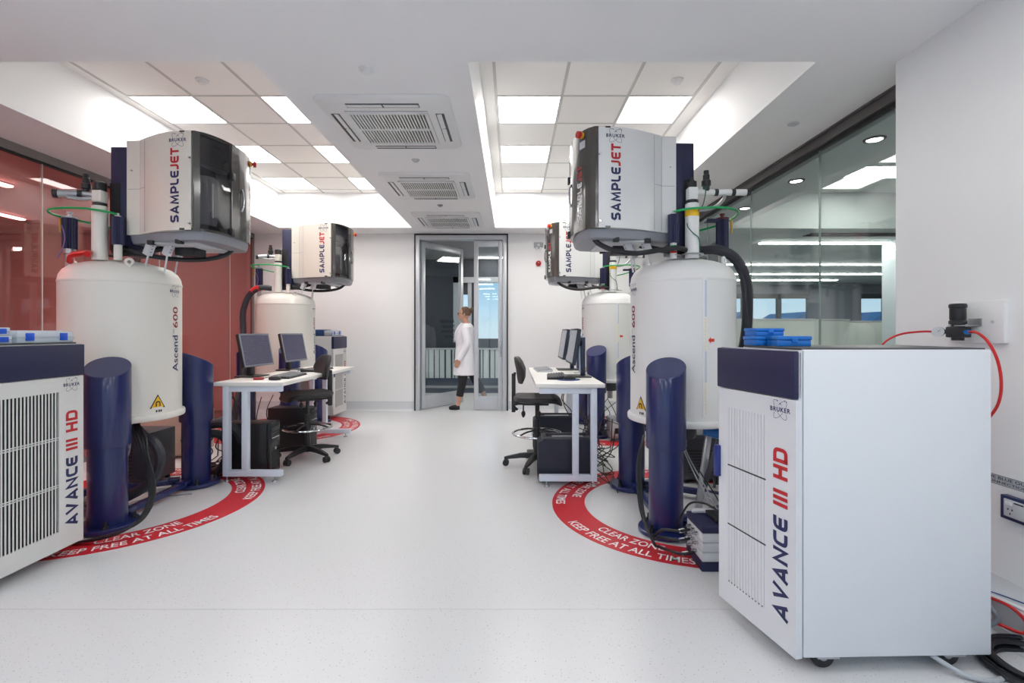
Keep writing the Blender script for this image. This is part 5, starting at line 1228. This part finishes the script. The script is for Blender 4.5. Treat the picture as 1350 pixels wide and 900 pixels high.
# ------------------------------------------------------------------ the person at the door
PX, PY = -.735, 7.83
def person():
    t = thing('person', 'woman in a white lab coat and black trousers walking through the glass door', 'person', (PX, PY, 0))
    def chain(q, pts, n=14): q.tube([p[:3] for p in pts], [p[3] for p in pts], n, 5)
    def el(c, rx, ry, n=28): return [V((c[0] + rx * cos(2 * pi * i / n), c[1] + ry * sin(2 * pi * i / n), c[2])) for i in range(n)]
    def fuse(q, name, ma, parent, vox, sm=3):
        o = q.build(name, ma, parent, 60)
        md = o.modifiers.new('r', 'REMESH'); md.mode = 'VOXEL'; md.voxel_size = vox
        m2 = o.modifiers.new('s', 'SMOOTH'); m2.iterations = sm; m2.factor = .5
        dg = bpy.context.evaluated_depsgraph_get(); me = bpy.data.meshes.new_from_object(o.evaluated_get(dg))
        o.modifiers.clear(); o.data = me; me.name = name
        me.polygons.foreach_set('use_smooth', [True] * len(me.polygons)); me.materials.clear(); me.materials.append(ma)
        return o
    SKIN = mat('skin', (198, 150, 128), .5)
    # body: forward is -x, y- is the side nearer the room
    q = MB()
    q.loft([el((.01, 0, .80), .10, .155), el((.01, 0, .90), .105, .165), el((0, 0, 1.02), .09, .13), el((-.01, 0, 1.15), .105, .145), el((-.01, 0, 1.27), .105, .165), el((.0, 0, 1.34), .08, .15), el((.0, 0, 1.38), .055, .07)])
    chain(q, [(0, 0, 1.34, .055), (-.012, 0, 1.40, .047), (-.03, 0, 1.46, .048)])
    # head
    q.ball((-.038, 0, 1.545), .092, .072, .105, 24, 16)
    q.ball((-.072, 0, 1.505), .058, .052, .062, 20, 12)
    q.loft([[V((-.128, 0, 1.545)), V((-.12, .010, 1.548)), V((-.12, -.010, 1.548))], [V((-.152, 0, 1.508)), V((-.125, .016, 1.505)), V((-.125, -.016, 1.505))], [V((-.13, 0, 1.498)), V((-.12, .01, 1.496)), V((-.12, -.01, 1.496))]])
    for s in (-1, 1): q.ball((-.028, s * .073, 1.53), .017, .008, .03, 12, 8); q.ball((-.098, s * .034, 1.535), .02, .014, .012, 10, 8)
    q.ball((-.123, 0, 1.478), .012, .022, .006, 12, 8); q.ball((-.121, 0, 1.466), .012, .02, .006, 12, 8); q.ball((-.10, 0, 1.448), .02, .024, .018, 12, 8)
    # legs: front foot flat in front, rear foot on its toes behind
    A = [(0, -.085, .84, .085), (-.03, -.085, .66, .072), (-.055, -.085, .47, .052), (-.085, -.085, .33, .052), (-.125, -.085, .10, .034), (-.13, -.085, .06, .034)]
    B = [(.02, .085, .84, .085), (.07, .085, .66, .072), (.125, .085, .48, .052), (.20, .085, .36, .05), (.30, .085, .17, .034), (.315, .085, .13, .033)]
    chain(q, A); chain(q, B)
    chain(q, [(-.125, -.085, .05, .032), (-.18, -.085, .04, .034), (-.25, -.085, .028, .022)]); chain(q, [(.315, .085, .12, .03), (.28, .085, .07, .034), (.235, .085, .03, .024)])
    # arms with separate fingers
    def arm(sh, elb, wr, fw):
        chain(q, [(*sh, .05), (*[(a + b) / 2 for a, b in zip(sh, elb)], .043), (*elb, .036), (*[(a * .6 + b * .4) for a, b in zip(elb, wr)], .036), (*wr, .024)])
        w = V(wr); d = (w - V(elb)).normalized(); d = (d + V((0, 0, -.6))).normalized(); f = V(fw); p = d.cross(f).normalized(); fr = (f - d * f.dot(d)).normalized()
        # palm: wide along fr, thin along p
        q.loft([[w + d * a + fr * (hw * cx) + p * (ht * cy) for cx, cy in ((1, .5), (.5, 1), (-.5, 1), (-1, .5), (-1, -.5), (-.5, -1), (.5, -1), (1, -.5))] for a, hw, ht in ((-.01, .022, .016), (.03, .034, .016), (.065, .040, .014), (.085, .036, .011))])
        for k, ln in ((.030, .065), (.010, .074), (-.010, .070), (-.029, .055)):
            b = w + d * .078 + fr * k; q.tube([b, b + d * ln * .5 + p * .006, b + d * ln * .8 + p * .018, b + d * ln * .95 + p * .034], [.0088, .0082, .0076, .006], 8, 4)
        b = w + d * .03 + fr * .03; q.tube([b, b + fr * .025 + d * .025, b + fr * .032 + d * .055 + p * .01], [.011, .0095, .0075], 8, 4)
    arm((0, -.185, 1.31), (.03, -.225, 1.04), (-.10, -.215, .815), (-1, 0, 0)); arm((.01, .185, 1.31), (.09, .225, 1.06), (.09, .235, .82), (-1, 0, 0))
    fuse(q, 'body', SKIN, t, .0058, 4)
    # coat
    COAT = mat('coat_cotton', (232, 232, 238), .7, var=.015); q = MB()
    q.loft([el((-.02, 0, .555), .195, .225), el((-.02, 0, .60), .197, .226), el((-.012, 0, .75), .185, .215), el((-.01, 0, .90), .17, .20), el((-.018, 0, 1.03), .155, .178), el((-.026, 0, 1.16), .16, .185), el((-.02, 0, 1.26), .145, .195), el((0, 0, 1.325), .115, .19), el((.005, 0, 1.365), .085, .13), el((.0, 0, 1.385), .07, .085)])
    q.tube([(0, -.165, 1.31), (.015, -.20, 1.19), (.028, -.224, 1.05), (-.03, -.222, .94), (-.105, -.215, .805)], [.072, .068, .062, .057, .054], 16, 5)
    q.tube([(.01, .165, 1.31), (.05, .20, 1.19), (.09, .224, 1.06), (.092, .23, .95), (.09, .233, .84)], [.072, .068, .062, .056, .05], 16, 5)
    coat = fuse(q, 'lab_coat', COAT, t, .009, 5)
    q = MB(); 
    for s in (-1, 1): q.tube([(-.07, s * .04, 1.385), (-.13, s * .055, 1.31), (-.178, s * .03, 1.20), (-.19, s * .004, 1.10)], [.016, .022, .018, .006], 8, 5)
    q.build('lapel', COAT, coat)
    q = MB(); q.box(-.178, -.172, -.10, -.03, 1.165, 1.17); q.build('pocket_edge', GRY, coat)
    # trousers
    q = MB(); TR_ = mat('black_trousers', (30, 30, 34), .75)
    q.loft([el((.01, 0, .70), .115, .16), el((.01, 0, .82), .125, .175), el((.01, 0, .92), .115, .17)])
    q.tube([(0, -.085, .84), (-.03, -.085, .66), (-.055, -.085, .47), (-.08, -.085, .34), (-.105, -.085, .215)], [.1, .088, .07, .064, .058], 16, 5)
    q.tube([(.02, .085, .84), (.07, .085, .66), (.125, .085, .48), (.20, .085, .36), (.25, .085, .265)], [.1, .088, .07, .064, .058], 16, 5)
    fuse(q, 'trousers', TR_, t, .009, 3)
    for pts, rs in (([(-.105, -.085, .045), (-.15, -.085, .04), (-.21, -.085, .033), (-.272, -.085, .026)], [.038, .042, .04, .022]), ([(.335, .085, .12), (.30, .085, .085), (.265, .085, .05), (.225, .085, .028)], [.036, .042, .04, .024])):
        q = MB(); q.tube(pts, rs, 14, 5)
        M = None; sh = q.build('shoe', BLKM, t, 60)
        for v in sh.data.vertices: v.co.z = max(v.co.z, .0)
    # hair with a bun, glasses
    HAIR = mat('hair_brown', (108, 88, 72), .7, var=.25, scale=60); q = MB()
    rings = []
    for j in range(13):
        a = R(-25 + 115 * j / 12); cz = sin(a); cr = cos(a)
        rr = []
        for i in range(28):
            ph = 2 * pi * i / 28; cx = cos(ph); k = 1.0
            # hairline: cut the face side away
            x = -.022 + .094 * cr * cx; z = 1.553 + .106 * cz
            lim = -.065 - max(0, (z - 1.59)) * 1.2
            x = max(x, lim if z < 1.66 else x); rr.append(V((x, .079 * cr * sin(ph), z)))
        rings.append(rr)
    q.loft(rings); q.ball((.085, 0, 1.595), .046, .048, .046, 18, 12)
    fuse(q, 'hair', HAIR, t, .006, 3)
    q = MB()
    for s in (-1, 1): q.torus((-.134, s * .033, 1.535), (1, 0, 0), .021, .0035, 22, 6); q.tube([(-.132, s * .054, 1.54), (-.09, s * .074, 1.543), (-.03, s * .078, 1.54)], .003, 6, 2)
    q.tube([(-.136, -.012, 1.538), (-.136, .012, 1.538)], .003, 6, 1); q.build('glasses', INKK, t)
person()
# ------------------------------------------------------------------ sky, exposure, camera
wd = bpy.data.worlds.new('sky'); SC.world = wd; wd.use_nodes = True; nt = wd.node_tree; nt.nodes.clear(); N = nt.nodes.new; L = nt.links.new
o = N('ShaderNodeOutputWorld'); b = N('ShaderNodeBackground'); tc = N('ShaderNodeTexCoord'); sp = N('ShaderNodeSeparateXYZ'); cr = N('ShaderNodeValToRGB')
L(tc.outputs['Generated'], sp.inputs[0]); L(sp.outputs[2], cr.inputs[0]); L(cr.outputs[0], b.inputs[0]); L(b.outputs[0], o.inputs[0])
e = cr.color_ramp.elements; e[0].position = 0.0; e[0].color = lin((228, 238, 245)); e[1].position = .35; e[1].color = lin((112, 182, 236))
x = e.new(.10); x.color = lin((176, 216, 244))
b.inputs[1].default_value = 1.1
m = MB(); m.box(-80, 80, -80, -3.3, -4.2, -4); m.box(-80, 80, 16, 90, -1.2, -1.0); struct(m.build('ground', mat('outside_ground', (150, 158, 164), .9)))

SC.view_settings.view_transform = 'Standard'; SC.view_settings.look = 'None'; SC.view_settings.gamma = 1; SC.view_settings.use_curve_mapping = False
SC.view_settings.exposure = 0.22
cy = SC.cycles; cy.use_denoising = True; cy.max_bounces = 10; cy.diffuse_bounces = 8; cy.glossy_bounces = 5; cy.transparent_max_bounces = 24; cy.caustics_reflective = False; cy.caustics_refractive = False; cy.sample_clamp_indirect = 6
cam = bpy.data.cameras.new('camera'); co = bpy.data.objects.new('camera', cam); COL.objects.link(co); SC.camera = co
cam.sensor_width = 36; cam.sensor_fit = 'HORIZONTAL'; cam.lens = 17.0; cam.shift_x = 0; cam.shift_y = -13 / 1350
co.location = (0, 0, 1.25); co.rotation_euler = (R(90), 0, 0); cam.clip_start = .05; cam.clip_end = 300
